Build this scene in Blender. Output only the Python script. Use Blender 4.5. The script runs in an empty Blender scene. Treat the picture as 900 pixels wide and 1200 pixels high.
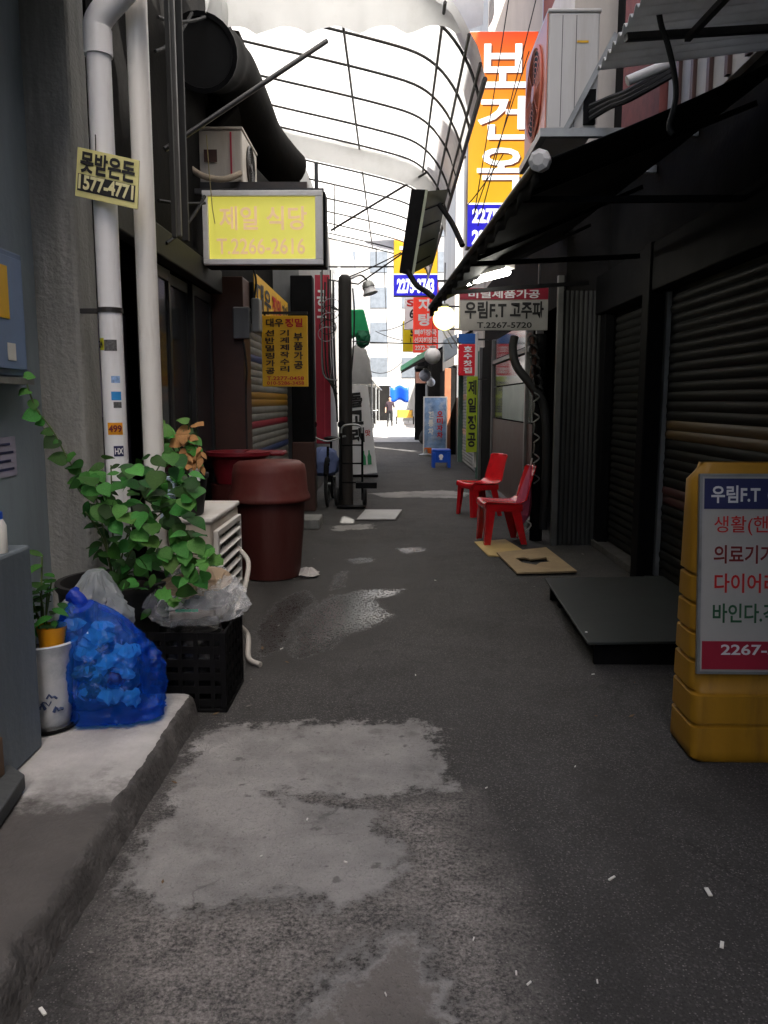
import bpy, bmesh, math, random
import numpy as np
from mathutils import Vector, Matrix, noise as mnoise

# ------------------------------------------------------------------ camera, sky, sun, exposure
sc = bpy.context.scene
R = math.radians
CAM_H, FPX, PITCH, YAW = 1.5, 936.0, R(7.9), R(0.61)
cd = bpy.data.cameras.new('camera'); cam = bpy.data.objects.new('camera', cd)
sc.collection.objects.link(cam); sc.camera = cam
cam.location = (0, 0, CAM_H); cam.rotation_euler = (math.pi/2 - PITCH, 0, YAW)
cd.sensor_fit = 'HORIZONTAL'; cd.sensor_width = 36; cd.lens = FPX/900*36
cd.clip_start = 0.05; cd.clip_end = 900
SUN_EL, SUN_AZ = R(55), R(150)
world = bpy.data.worlds.new('World'); sc.world = world; world.use_nodes = True
wn = world.node_tree; bg = wn.nodes['Background']
sky = wn.nodes.new('ShaderNodeTexSky'); sky.sky_type = 'NISHITA'; sky.sun_disc = False
sky.sun_elevation = SUN_EL; sky.sun_rotation = SUN_AZ; sky.air_density = .7; sky.dust_density = 4; sky.ozone_density = .6
wn.links.new(sky.outputs[0], bg.inputs[0]); bg.inputs[1].default_value = 0.12
sd = bpy.data.lights.new('sun', 'SUN'); sd.energy = 4.5; sd.angle = R(0.5); sd.color = (1, .96, .9)
sun = bpy.data.objects.new('sun', sd); sc.collection.objects.link(sun)
sdir = Vector((math.sin(SUN_AZ)*math.cos(SUN_EL), math.cos(SUN_AZ)*math.cos(SUN_EL), math.sin(SUN_EL)))
sun.rotation_euler = sdir.to_track_quat('Z', 'Y').to_euler(); sun.location = (20, -8, 30)
vs = sc.view_settings; vs.view_transform = 'Standard'; vs.look = 'None'; vs.gamma = 1
vs.use_curve_mapping = False; vs.exposure = 2.2
sc.cycles.use_denoising = True
try: sc.cycles.denoiser = 'OPENIMAGEDENOISE'
except Exception: pass
sc.cycles.max_bounces = 12; sc.cycles.diffuse_bounces = 6; sc.cycles.transparent_max_bounces = 16
sc.cycles.caustics_reflective = False; sc.cycles.caustics_refractive = False
sc.cycles.sample_clamp_indirect = 6

# ------------------------------------------------------------------ photo pixel -> point (distance from what it touches)
RM = cam.rotation_euler.to_matrix()
def ray(px, py): return RM @ Vector(((px-450)/FPX, -(py-600)/FPX, -1))
EYE = Vector((0, 0, CAM_H))
def Yp(px, py, Y): d = ray(px, py); return EYE + d*(Y/d.y)
def Xp(px, py, X): d = ray(px, py); return EYE + d*(X/d.x)
def Zp(px, py, Z=0.): d = ray(px, py); return EYE + d*((Z-CAM_H)/d.z)

# ------------------------------------------------------------------ helpers
C = sc.collection
rnd = random.Random(7)
def link(o): C.objects.link(o); return o
def tag(o, label=None, cat=None, group=None, kind=None):
    if label: o['label'] = label
    if cat: o['category'] = cat
    if group: o['group'] = group
    if kind: o['kind'] = kind
    return o
class MB:
    def __init__(s): s.v = []; s.f = []; s.mi = []
    def add(s, vs, fs, m=0):
        b = len(s.v); s.v += [Vector(p) for p in vs]
        s.f += [tuple(b+i for i in f) for f in fs]; s.mi += [m]*len(fs); return s
    def obox(s, c, u, v, w, m=0):
        c, u, v, w = map(Vector, (c, u, v, w))
        P = [c+a*u+b*v+d*w for d in (-1, 1) for b in (-1, 1) for a in (-1, 1)]
        return s.add(P, [(0,2,3,1),(4,5,7,6),(0,1,5,4),(2,6,7,3),(0,4,6,2),(1,3,7,5)], m)
    def box(s, x0, x1, y0, y1, z0, z1, m=0):
        return s.obox(((x0+x1)/2,(y0+y1)/2,(z0+z1)/2), ((x1-x0)/2,0,0), (0,(y1-y0)/2,0), (0,0,(z1-z0)/2), m)
    def bar(s, p, q, a=.02, b=None, up=(0,0,1), m=0):
        p, q = Vector(p), Vector(q); d = q-p; L = d.length; d.normalize(); up = Vector(up)
        if abs(d.dot(up)) > .98: up = Vector((1,0,0))
        sx = d.cross(up).normalized(); sz = sx.cross(d)
        return s.obox((p+q)/2, d*(L/2), sx*(a/2), sz*((b or a)/2), m)
    def tube(s, pts, r, n=8, cap=True, closed=False, m=0):
        pts = [Vector(p) for p in pts]; N = len(pts)
        rs = r if isinstance(r, (list, tuple)) else [r]*N
        b = len(s.v); pu = None
        for i, p in enumerate(pts):
            if closed: t = pts[(i+1) % N]-pts[i-1]
            else: t = pts[min(i+1, N-1)]-pts[max(i-1, 0)]
            t.normalize()
            if pu is None:
                a = Vector((0,0,1)) if abs(t.z) < .9 else Vector((1,0,0)); pu = t.cross(a).normalized()
            else:
                pu = (pu - t*pu.dot(t)).normalized()
            w = t.cross(pu)
            for k in range(n):
                an = 2*math.pi*k/n; s.v.append(p+(pu*math.cos(an)+w*math.sin(an))*rs[i])
        M_ = N if closed else N-1
        for i in range(M_):
            for k in range(n):
                j = (i+1) % N
                s.f.append((b+i*n+k, b+i*n+(k+1)%n, b+j*n+(k+1)%n, b+j*n+k)); s.mi.append(m)
        if cap and not closed:
            s.f.append(tuple(b+k for k in reversed(range(n)))); s.f.append(tuple(b+(N-1)*n+k for k in range(n))); s.mi += [m, m]
        return s
    def lathe(s, prof, c, n=24, ax=(0,0,1), cap=True, m=0):
        c = Vector(c); ax = Vector(ax).normalized()
        a = Vector((1,0,0)) if abs(ax.x) < .9 else Vector((0,1,0)); u = ax.cross(a).normalized(); w = ax.cross(u)
        b = len(s.v)
        for r, z in prof:
            for k in range(n):
                an = 2*math.pi*k/n; s.v.append(c+ax*z+(u*math.cos(an)+w*math.sin(an))*r)
        for i in range(len(prof)-1):
            for k in range(n):
                s.f.append((b+i*n+k, b+i*n+(k+1)%n, b+(i+1)*n+(k+1)%n, b+(i+1)*n+k)); s.mi.append(m)
        if cap:
            s.f.append(tuple(b+k for k in reversed(range(n)))); s.f.append(tuple(b+(len(prof)-1)*n+k for k in range(n))); s.mi += [m, m]
        return s
    def prism(s, pts, t, m=0):
        pts = [Vector(p) for p in pts]; t = Vector(t); n = len(pts); b = len(s.v)
        s.v += pts + [p+t for p in pts]
        s.f.append(tuple(b+i for i in reversed(range(n)))); s.f.append(tuple(b+n+i for i in range(n)))
        for i in range(n): s.f.append((b+i, b+(i+1)%n, b+n+(i+1)%n, b+n+i))
        s.mi += [m]*(n+2); return s
    def surf(s, fn, nu, nv, m=0, wrap=False):
        b = len(s.v); U = nu if wrap else nu+1
        for j in range(nv+1):
            for i in range(U): s.v.append(Vector(fn(i/nu, j/nv)))
        for j in range(nv):
            for i in range(nu):
                i2 = (i+1) % U
                s.f.append((b+j*U+i, b+j*U+i2, b+(j+1)*U+i2, b+(j+1)*U+i)); s.mi.append(m)
        return s
    def mesh(s, name, off=(0,0,0), smooth=False):
        off = Vector(off); me = bpy.data.meshes.new(name)
        me.from_pydata([tuple(p-off) for p in s.v], [], s.f)
        if any(s.mi): me.polygons.foreach_set('material_index', s.mi)
        if smooth: me.polygons.foreach_set('use_smooth', [True]*len(me.polygons))
        me.update()
        if smooth: me.set_sharp_from_angle(angle=R(48))
        return me
def finish(o, mats, bev=0, sub=0, solid=0, seg=2):
    for m in (mats if isinstance(mats, (list, tuple)) else [mats]): o.data.materials.append(m)
    if solid:
        md = o.modifiers.new('solid', 'SOLIDIFY'); md.thickness = solid; md.offset = 0
    if bev:
        md = o.modifiers.new('bevel', 'BEVEL'); md.width = bev; md.segments = seg; md.limit_method = 'ANGLE'; md.angle_limit = R(40)
    if sub:
        md = o.modifiers.new('sub', 'SUBSURF'); md.levels = sub; md.render_levels = sub
    return o
def wloc(o):
    l = Vector(o.location)
    while o.parent: o = o.parent; l += Vector(o.location)
    return l
def thing(name, label, cat, loc=(0,0,0), group=None, kind=None):
    o = link(bpy.data.objects.new(name, None)); o.location = loc; o.empty_display_size = .1
    return tag(o, label, cat, group, kind)
def part(name, mb, mat, root, smooth=False, bev=0, sub=0, solid=0, label=None, kind=None):
    o = link(bpy.data.objects.new(name, mb.mesh(name, wloc(root), smooth))); o.parent = root
    if label: o['label'] = label
    if kind: o['kind'] = kind
    return finish(o, mat, bev, sub, solid)
def single(name, mb, mat, label, cat, group=None, smooth=False, bev=0, sub=0, solid=0, kind=None):
    zs = min(p.z for p in mb.v); cx = sum(p.x for p in mb.v)/len(mb.v); cy = sum(p.y for p in mb.v)/len(mb.v)
    loc = Vector((cx, cy, zs))
    o = link(bpy.data.objects.new(name, mb.mesh(name, loc, smooth))); o.location = loc
    finish(o, mat, bev, sub, solid); return tag(o, label, cat, group, kind)
def struct(name, mb, mat, smooth=False, bev=0, parent=None):
    o = link(bpy.data.objects.new(name, mb.mesh(name, (0,0,0), smooth))); finish(o, mat, bev)
    if parent: o.parent = parent
    else: o['kind'] = 'structure'
    return o
def rope(p, q, sag, n=10):
    p, q = Vector(p), Vector(q)
    return [p.lerp(q, i/n)-Vector((0,0,sag*4*(i/n)*(1-i/n))) for i in range(n+1)]
def smooth_pts(pts, k=6):
    pts = [Vector(p) for p in pts]; out = []
    for i in range(len(pts)-1):
        p0, p1, p2, p3 = pts[max(i-1,0)], pts[i], pts[i+1], pts[min(i+2,len(pts)-1)]
        for j in range(k):
            t = j/k
            out.append(.5*((2*p1)+(p2-p0)*t+(2*p0-5*p1+4*p2-p3)*t*t+(3*p1-p0-3*p2+p3)*t**3))
    return out+[pts[-1]]

# ---- materials
def mat(name, col, rough=.6, var=.18, scale=6., bump=.12, bscale=60., metal=0., dirt=None, dirt_amt=.35, dscale=2.2,
        spec=.4, coat=0., emis=None, estr=0., streak=False, trans=0.):
    m = bpy.data.materials.new(name); m.use_nodes = True; nt = m.node_tree; N = nt.nodes; L = nt.links
    b = N['Principled BSDF']
    tc = N.new('ShaderNodeTexCoord'); mp = N.new('ShaderNodeMapping'); L.new(tc.outputs['Object'], mp.inputs[0])
    if streak: mp.inputs['Scale'].default_value = (1, 1, .12)
    n1 = N.new('ShaderNodeTexNoise'); n1.inputs['Scale'].default_value = scale; n1.inputs['Detail'].default_value = 8; n1.inputs['Roughness'].default_value = .65
    L.new(mp.outputs[0], n1.inputs['Vector'])
    mx = N.new('ShaderNodeMix'); mx.data_type = 'RGBA'
    mr = N.new('ShaderNodeMapRange'); mr.inputs[1].default_value = .3; mr.inputs[2].default_value = .7
    L.new(n1.outputs['Fac'], mr.inputs[0]); L.new(mr.outputs[0], mx.inputs[0])
    mx.inputs[6].default_value = (*[c*(1-var) for c in col], 1); mx.inputs[7].default_value = (*[min(1, c*(1+var)) for c in col], 1)
    out = mx.outputs[2]
    if dirt:
        n2 = N.new('ShaderNodeTexNoise'); n2.inputs['Scale'].default_value = dscale; n2.inputs['Detail'].default_value = 10; n2.inputs['Roughness'].default_value = .7
        L.new(mp.outputs[0], n2.inputs['Vector'])
        r2 = N.new('ShaderNodeMapRange'); r2.inputs[1].default_value = .48; r2.inputs[2].default_value = .72; r2.inputs[4].default_value = dirt_amt
        L.new(n2.outputs['Fac'], r2.inputs[0])
        m2 = N.new('ShaderNodeMix'); m2.data_type = 'RGBA'; L.new(r2.outputs[0], m2.inputs[0]); L.new(out, m2.inputs[6]); m2.inputs[7].default_value = (*dirt, 1)
        out = m2.outputs[2]
    L.new(out, b.inputs['Base Color'])
    rr = N.new('ShaderNodeMapRange'); rr.inputs[3].default_value = max(.03, rough*.8); rr.inputs[4].default_value = min(1, rough*1.2)
    L.new(n1.outputs['Fac'], rr.inputs[0]); L.new(rr.outputs[0], b.inputs['Roughness'])
    b.inputs['Metallic'].default_value = metal; b.inputs['Specular IOR Level'].default_value = spec; b.inputs['Coat Weight'].default_value = coat
    if bump:
        n3 = N.new('ShaderNodeTexNoise'); n3.inputs['Scale'].default_value = bscale; n3.inputs['Detail'].default_value = 5
        L.new(tc.outputs['Object'], n3.inputs['Vector'])
        bp = N.new('ShaderNodeBump'); bp.inputs['Strength'].default_value = bump; bp.inputs['Distance'].default_value = .01
        L.new(n3.outputs['Fac'], bp.inputs['Height']); L.new(bp.outputs[0], b.inputs['Normal'])
    if emis:
        b.inputs['Emission Color'].default_value = (*emis, 1); b.inputs['Emission Strength'].default_value = estr
    if trans:
        tr = N.new('ShaderNodeBsdfTranslucent'); L.new(out, tr.inputs[0]); ms = N.new('ShaderNodeMixShader'); ms.inputs[0].default_value = trans
        L.new(b.outputs[0], ms.inputs[1]); L.new(tr.outputs[0], ms.inputs[2]); L.new(ms.outputs[0], N['Material Output'].inputs[0])
    return m
def film(name, col, alpha, rough=.12, trans=.5, tint=None):
    m = bpy.data.materials.new(name); m.use_nodes = True; nt = m.node_tree; N = nt.nodes; L = nt.links
    b = N['Principled BSDF']; b.inputs['Base Color'].default_value = (*col, 1); b.inputs['Roughness'].default_value = rough; b.inputs['Specular IOR Level'].default_value = .7
    n3 = N.new('ShaderNodeTexNoise'); n3.inputs['Scale'].default_value = 22; n3.inputs['Detail'].default_value = 6
    tc = N.new('ShaderNodeTexCoord'); L.new(tc.outputs['Object'], n3.inputs['Vector'])
    bp = N.new('ShaderNodeBump'); bp.inputs['Strength'].default_value = .8; bp.inputs['Distance'].default_value = .03
    L.new(n3.outputs['Fac'], bp.inputs['Height']); L.new(bp.outputs[0], b.inputs['Normal'])
    tr = N.new('ShaderNodeBsdfTranslucent'); tr.inputs[0].default_value = (*col, 1)
    ms = N.new('ShaderNodeMixShader'); ms.inputs[0].default_value = trans; L.new(b.outputs[0], ms.inputs[1]); L.new(tr.outputs[0], ms.inputs[2])
    tp = N.new('ShaderNodeBsdfTransparent'); tp.inputs[0].default_value = (*(tint or [min(1, .55+c) for c in col]), 1)
    m2 = N.new('ShaderNodeMixShader'); m2.inputs[0].default_value = alpha; L.new(tp.outputs[0], m2.inputs[1]); L.new(ms.outputs[0], m2.inputs[2])
    L.new(m2.outputs[0], N['Material Output'].inputs[0]); return m
def glow(name, col, s):
    m = bpy.data.materials.new(name); m.use_nodes = True; N = m.node_tree.nodes
    b = N['Principled BSDF']; b.inputs['Base Color'].default_value = (*col, 1)
    b.inputs['Emission Color'].default_value = (*col, 1); b.inputs['Emission Strength'].default_value = s; return m

# ---- lettering
FC = bpy.data.curves.new('lettering_source', 'FONT'); FO = bpy.data.objects.new('lettering_source', FC); link(FO)
def glyphs(s, bold):
    FC.body = s; FC.offset = bold; FC.size = 1; FC.resolution_u = 3
    dg = bpy.context.evaluated_depsgraph_get(); dg.update()
    me = bpy.data.meshes.new_from_object(FO.evaluated_get(dg))
    v = [tuple(p.co) for p in me.vertices]; f = [tuple(p.vertices) for p in me.polygons]
    bpy.data.meshes.remove(me); return v, f
def text(mb, s, o, u, v, x0, x1, y0, y1, bold=.02, vertical=False, lift=.004):
    """write s into the rectangle x0..x1, y0..y1 of the plane o + x*u + y*v"""
    o, u, v = Vector(o), Vector(u).normalized(), Vector(v).normalized(); n = u.cross(v)
    if vertical:
        k = len(s); h = (y1-y0)/k
        for i, ch in enumerate(s):
            if ch != ' ': text(mb, ch, o, u, v, x0, x1, y1-(i+.92)*h, y1-(i+.08)*h, bold, False, lift)
        return mb
    gv, gf = glyphs(s, bold)
    if not gv: return mb
    a0, a1 = min(p[0] for p in gv), max(p[0] for p in gv); b0, b1 = min(p[1] for p in gv), max(p[1] for p in gv)
    sx, sy = (x1-x0)/max(1e-6, a1-a0), (y1-y0)/max(1e-6, b1-b0)
    return mb.add([o+u*(x0+(p[0]-a0)*sx)+v*(y0+(p[1]-b0)*sy)+n*lift for p in gv], gf)
def rect(mb, o, u, v, x0, x1, y0, y1, lift=.002):
    o, u, v = Vector(o), Vector(u).normalized(), Vector(v).normalized(); n = u.cross(v)
    return mb.add([o+u*x+v*y+n*lift for x, y in ((x0,y0),(x1,y0),(x1,y1),(x0,y1))], [(0,1,2,3)])

# ------------------------------------------------------------------ materials used all over
GRIME = (.03,.028,.025)
m_blue_wall = mat('blue_grey_paint', (.27,.325,.36), .55, .1, 3, .25, 25, dirt=(.13,.15,.155), dirt_amt=.5, streak=True)
m_conc = mat('rough_concrete', (.24,.24,.225), .85, .3, 7, 1., 45, dirt=(.07,.07,.065), dirt_amt=.7, dscale=4, streak=True)
m_plat = mat('platform_cement', (.42,.41,.39), .8, .22, 4, .45, 50, dirt=(.08,.075,.07), dirt_amt=.75, dscale=1.7)
m_kerbdark = mat('worn_dark_cement', (.085,.08,.075), .9, .4, 9, 1., 55, dirt=(.03,.028,.026), dirt_amt=.8)
m_dark = mat('sooty_and_shaded_wall', (.013,.0125,.012), .85, .3, 4, .3, 30, dirt=(.03,.028,.025), dirt_amt=.4, spec=.02)  # soot on the left; on the right it carries the shade under awnings
m_black = mat('black_paint_metal', (.008,.008,.0085), .6, .25, 8, .1, 40, spec=.04)
m_steel = mat('dark_steel', (.05,.05,.05), .45, .25, 9, .1, 60, metal=.6, dirt=(.09,.05,.03), dirt_amt=.4)
m_galv = mat('galvanised_steel', (.3,.31,.3), .45, .15, 6, .08, 60, metal=.7, dirt=(.1,.09,.08), dirt_amt=.5)
m_alu = mat('aluminium_frame', (.35,.36,.35), .4, .12, 6, .05, 60, metal=.6, dirt=(.12,.11,.1), dirt_amt=.4)
m_pvc = mat('white_pvc', (.8,.81,.82), .35, .05, 3, .05, 20, dirt=(.3,.28,.25), dirt_amt=.7, dscale=4, streak=True)
m_pvc2 = mat('cream_pvc', (.72,.71,.67), .4, .06, 3, .05, 20, dirt=(.28,.25,.2), dirt_amt=.7, dscale=4, streak=True)
m_acw = mat('ac_white', (.6,.59,.56), .42, .06, 4, .04, 40, dirt=(.3,.25,.18), dirt_amt=.5, streak=True)
m_acold = mat('ac_aged_cream', (.5,.46,.4), .5, .1, 5, .08, 40, dirt=(.22,.14,.08), dirt_amt=.6, streak=True)
m_hole = mat('black_void', (.006,.006,.006), .7, .1, 5, 0)
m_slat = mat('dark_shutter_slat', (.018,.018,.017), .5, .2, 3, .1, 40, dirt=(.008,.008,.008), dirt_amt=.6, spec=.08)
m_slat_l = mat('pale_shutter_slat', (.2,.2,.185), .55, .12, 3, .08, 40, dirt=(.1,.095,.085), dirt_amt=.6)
m_sl_y = mat('yellow_slat', (.3,.16,.015), .5, .12, 3, .08, 40); m_sl_r = mat('red_slat', (.24,.015,.03), .5, .12, 3, .08, 40); m_sl_b = mat('blue_slat', (.03,.05,.14), .5, .12, 3, .08, 40)
m_brown = mat('brown_panel', (.06,.026,.018), .5, .2, 4, .1, 30)
m_glassd = mat('dark_glass', (.02,.022,.025), .12, .2, 3, .02, 6, spec=.6, dirt=(.06,.06,.06), dirt_amt=.5)
m_red_pl = mat('glossy_red_plastic', (.6,.01,.016), .25, .1, 5, .03, 30, spec=.5, coat=.3, dirt=(.25,.01,.012), dirt_amt=.6, dscale=6)
m_maroon = mat('maroon_rubber', (.055,.012,.01), .55, .16, 4, .1, 25, dirt=(.1,.055,.045), dirt_amt=.4, dscale=3, streak=True, spec=.25)
m_redtub = mat('red_tub', (.16,.01,.016), .4, .15, 5, .05, 30)
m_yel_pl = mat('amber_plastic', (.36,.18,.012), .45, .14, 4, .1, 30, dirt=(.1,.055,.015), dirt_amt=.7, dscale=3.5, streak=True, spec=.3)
m_paper = mat('white_print_panel', (.72,.71,.66), .4, .04, 4, .02, 30, dirt=(.5,.48,.42), dirt_amt=.35)
m_panel = mat('shaded_sign_panel', (.38,.37,.34), .5, .06, 4, .02, 30, dirt=(.33,.31,.27), dirt_amt=.5)  # white panel darkened to carry the shade the sign stands in
m_ink = mat('black_ink', (.012,.012,.012), .5, .05, 5, 0)
m_inkred = mat('red_ink', (.5,.02,.02), .5, .08, 5, 0); m_inkgreen = mat('dark_green_ink', (.02,.09,.04), .5, .08, 5, 0); m_inkmar = mat('maroon_ink', (.18,.02,.02), .5, .08, 5, 0)
m_white = mat('white_ink', (.8,.8,.8), .5, .04, 5, 0); m_navy = mat('navy_print', (.02,.025,.09), .45, .08, 5, 0)
m_crimson = mat('crimson_print', (.3,.015,.035), .45, .1, 5, 0)
m_signyel = mat('amber_sign', (.78,.44,.015), .5, .07, 4, .02, 30, dirt=(.4,.22,.03), dirt_amt=.3)
m_lime = mat('lime_sign', (.3,.4,.02), .5, .1, 4, .02, 30)
m_wood = mat('plywood', (.36,.26,.14), .75, .2, 5, .2, 60, dirt=(.15,.1,.06), dirt_amt=.55)
m_card = mat('cardboard', (.34,.25,.16), .8, .15, 5, .2, 60, dirt=(.16,.12,.08), dirt_amt=.5)
m_deckg = mat('grey_green_metal', (.045,.052,.049), .5, .18, 3, .1, 30, metal=.3, dirt=(.03,.03,.03), dirt_amt=.5)
m_corr = mat('corrugated_white', (.78,.78,.76), .55, .08, 3, .1, 40, dirt=(.4,.38,.33), dirt_amt=.6, trans=.25)
m_black_cloth = mat('black_awning_cloth', (.012,.012,.0125), .8, .2, 5, .15, 80, dirt=(.022,.021,.02), dirt_amt=.5, spec=.05)
m_canopy = mat('translucent_canopy', (.72,.72,.71), .6, .06, 2, .08, 20, dirt=(.36,.35,.32), dirt_amt=.6, dscale=1.4, trans=.5)
m_vinyl = mat('white_vinyl', (.84,.84,.83), .5, .05, 2, .08, 12, dirt=(.5,.49,.46), dirt_amt=.4, dscale=1.5, trans=.75)
m_brick = mat('red_brick_far', (.2,.06,.05), .8, .25, 9, .3, 30)
m_beige = mat('beige_cladding', (.5,.46,.4), .7, .12, 3, .2, 30, dirt=(.3,.27,.22), dirt_amt=.5, streak=True)
m_whitewall = mat('white_plaster', (.75,.74,.71), .8, .08, 2, .15, 30, dirt=(.5,.48,.44), dirt_amt=.5, streak=True)
m_greyfront = mat('grey_shopfront', (.18,.185,.185), .6, .2, 3, .15, 30, dirt=(.07,.07,.07), dirt_amt=.5, streak=True)
m_greydark = mat('dark_grey_sheet', (.042,.043,.042), .6, .2, 3, .15, 30, dirt=(.018,.018,.018), dirt_amt=.5, streak=True, spec=.1)  # darker copy of the grey shopfront, shade put into its colour
m_aludark = mat('shaded_aluminium', (.13,.13,.125), .45, .15, 5, .05, 60, metal=.3, dirt=(.05,.05,.045), dirt_amt=.5)  # aluminium darkened to carry the shade under the awning
m_far = mat('far_render_wall', (.3,.295,.28), .85, .12, 2, .1, 20, dirt=(.18,.17,.16), dirt_amt=.6, streak=True)
m_far2 = mat('far_pale_wall', (.42,.41,.39), .85, .1, 2, .1, 20, dirt=(.28,.27,.25), dirt_amt=.6, streak=True)
m_rubber = mat('black_rubber', (.015,.015,.015), .75, .2, 9, .1, 60)
m_greencloth = mat('green_cloth', (.02,.42,.16), .65, .12, 6, .1, 40, trans=.2)
m_blue_pl = mat('blue_plastic', (.01,.08,.5), .4, .1, 5, .05, 30)
m_pink = mat('pink_fabric', (.5,.09,.16), .55, .12, 8, .1, 40)
m_redboard = mat('red_board', (.42,.025,.05), .5, .12, 3, .05, 30, dirt=(.2,.02,.03), dirt_amt=.4)
m_globe = mat('white_globe', (.75,.75,.76), .3, .03, 3, 0)
m_leaf = [mat('leaf_green_'+str(i), c, .55, .25, 14, .1, 60, spec=.2, trans=.25) for i, c in enumerate([(.035,.14,.022),(.055,.2,.035),(.018,.075,.014),(.09,.25,.05)])]
for m_ in m_leaf:
    nt_l = m_.node_tree; oi = nt_l.nodes.new('ShaderNodeObjectInfo'); hs = nt_l.nodes.new('ShaderNodeHueSaturation')
    bs = nt_l.nodes['Principled BSDF']; src_ = bs.inputs['Base Color'].links[0].from_socket
    rv = nt_l.nodes.new('ShaderNodeMapRange'); rv.inputs[3].default_value = .55; rv.inputs[4].default_value = 1.35; nt_l.links.new(oi.outputs['Random'], rv.inputs[0])
    rh = nt_l.nodes.new('ShaderNodeMapRange'); rh.inputs[3].default_value = .475; rh.inputs[4].default_value = .515; nt_l.links.new(oi.outputs['Random'], rh.inputs[0])
    nt_l.links.new(rv.outputs[0], hs.inputs['Value']); nt_l.links.new(rh.outputs[0], hs.inputs['Hue']); nt_l.links.new(src_, hs.inputs['Color'])
    for l_ in list(src_.links):
        if l_.to_node != hs: nt_l.links.new(hs.outputs[0], l_.to_socket)
m_leafdry = mat('dry_leaf', (.36,.18,.06), .7, .25, 14, .2, 60, trans=.2)
m_stem = mat('plant_stem', (.07,.11,.03), .6, .2, 10, .1, 60)
m_soil = mat('potting_soil', (.03,.02,.014), .95, .4, 30, .8, 60)

# ------------------------------------------------------------------ ground: one sheet, stains as distances stored on its points
def sdf(P, poly):
    poly = np.array(poly); d = np.full(len(P), 1e9); ins = np.zeros(len(P), bool); n = len(poly)
    for i in range(n):
        a, b = poly[i], poly[(i+1) % n]; e = b-a; w = P-a
        t = np.clip((w@e)/(e@e), 0, 1); d = np.minimum(d, np.linalg.norm(w-t[:,None]*e, axis=1))
        c = ((a[1] <= P[:,1]) & (b[1] > P[:,1])) | ((b[1] <= P[:,1]) & (a[1] > P[:,1]))
        with np.errstate(divide='ignore', invalid='ignore'): xi = a[0]+(P[:,1]-a[1])*(b[0]-a[0])/(b[1]-a[1])
        ins ^= c & (P[:,0] < xi)
    return np.where(ins, d, -d)
def gp(pts): return [(Zp(*p).x, Zp(*p).y) for p in pts]
def lines(segs):
    out = []
    for a, b, s in segs: out += list(np.arange(a, b-1e-6, s))
    return np.array(out+[segs[-1][1]])
gx = lines([(-300,-20,60),(-20,-3,3),(-3,-2,.25),(-2,2.4,.05),(2.4,4,.4),(4,20,4),(20,300,70)])
gy = lines([(-300,-20,70),(-20,0,4),(0,1.4,.2),(1.4,9,.05),(9,16,.1),(16,40,.5),(40,80,4),(80,620,90)])
GX, GY = np.meshgrid(gx, gy); P2 = np.stack([GX.ravel(), GY.ravel()], 1)
light = np.full(len(P2), -9.); 
for poly, k in [(gp([(245,850),(360,846),(508,845),(518,880),(532,924),(430,937),(330,930),(225,935),(215,890)]), .0),
                (gp([(240,846),(215,880),(110,1045),(160,1075),(250,1085),(330,1060),(390,1085),(470,1050),(500,1000),(440,935),(330,925)]), .05),
                (gp([(330,1198),(395,1120),(470,1080),(500,1078),(512,1115),(540,1150),(575,1260),(300,1260)]), .01),
                (gp([(430,578),(520,574),(555,578),(540,584),(450,583)]), .02), (gp([(385,616),(440,613),(438,619),(390,623)]), .02)]:
    light = np.maximum(light, sdf(P2, poly)-k)
patchB = sdf(P2, gp([(350,1215),(410,1142),(465,1104),(486,1100),(490,1122),(503,1158),(535,1260),(330,1260)]))
rough_ = sdf(P2, gp([(120,1060),(240,860),(470,930),(545,930),(600,1040),(640,1260),(120,1260)]))
wet = np.full(len(P2), -9.)
for poly in [gp([(338,768),(345,735),(365,712),(392,697),(430,690),(474,689),(466,697),(440,702),(462,722),(440,733),(405,744),(388,760),(350,772)]),
             gp([(462,642),(495,640),(500,645),(475,649)]), gp([(405,655),(435,652),(440,658),(415,661)]), gp([(300,735),(330,700),(360,690),(370,704),(345,730),(330,760),(300,775)]),
             gp([(395,672),(408,668),(404,688),(386,692)])]:
    wet = np.maximum(wet, sdf(P2, poly))
damp = np.full(len(P2), -9.)
for poly in [gp([(290,790),(300,690),(360,640),(450,640),(520,660),(500,690),(470,730),(400,770),(340,790)]), gp([(690,905),(705,905),(800,1055),(780,1070),(740,990)]), gp([(400,640),(500,630),(530,650),(400,660)]), gp([(700,1080),(730,1080),(760,1200),(720,1200)])]:
    damp = np.maximum(damp, sdf(P2, poly))
nx, ny = len(gx), len(gy)
gz = np.array([.006*mnoise.noise((x*1.3, y*1.3, 0)) if abs(x) < 2 and 1 < y < 20 else 0 for x, y in P2])
gz -= .006*np.clip(wet*20+.5, 0, 1)
fs = [(j*nx+i, j*nx+i+1, (j+1)*nx+i+1, (j+1)*nx+i) for j in range(ny-1) for i in range(nx-1)]
gm = bpy.data.meshes.new('ground'); gm.from_pydata([(x, y, z) for (x, y), z in zip(P2.tolist(), gz.tolist())], [], fs)
for nm, arr in (('patch', light), ('patch_b', patchB), ('aggregate', rough_), ('wet', wet), ('damp', damp)):
    at = gm.attributes.new(nm, 'FLOAT', 'POINT'); at.data.foreach_set('value', np.clip(arr, -1, 1).astype(np.float32))
gm.polygons.foreach_set('use_smooth', [True]*len(gm.polygons))
ground = link(bpy.data.objects.new('ground', gm)); ground['kind'] = 'structure'; ground['label'] = 'worn grey asphalt alley floor with cement patches and a puddle'
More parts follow.
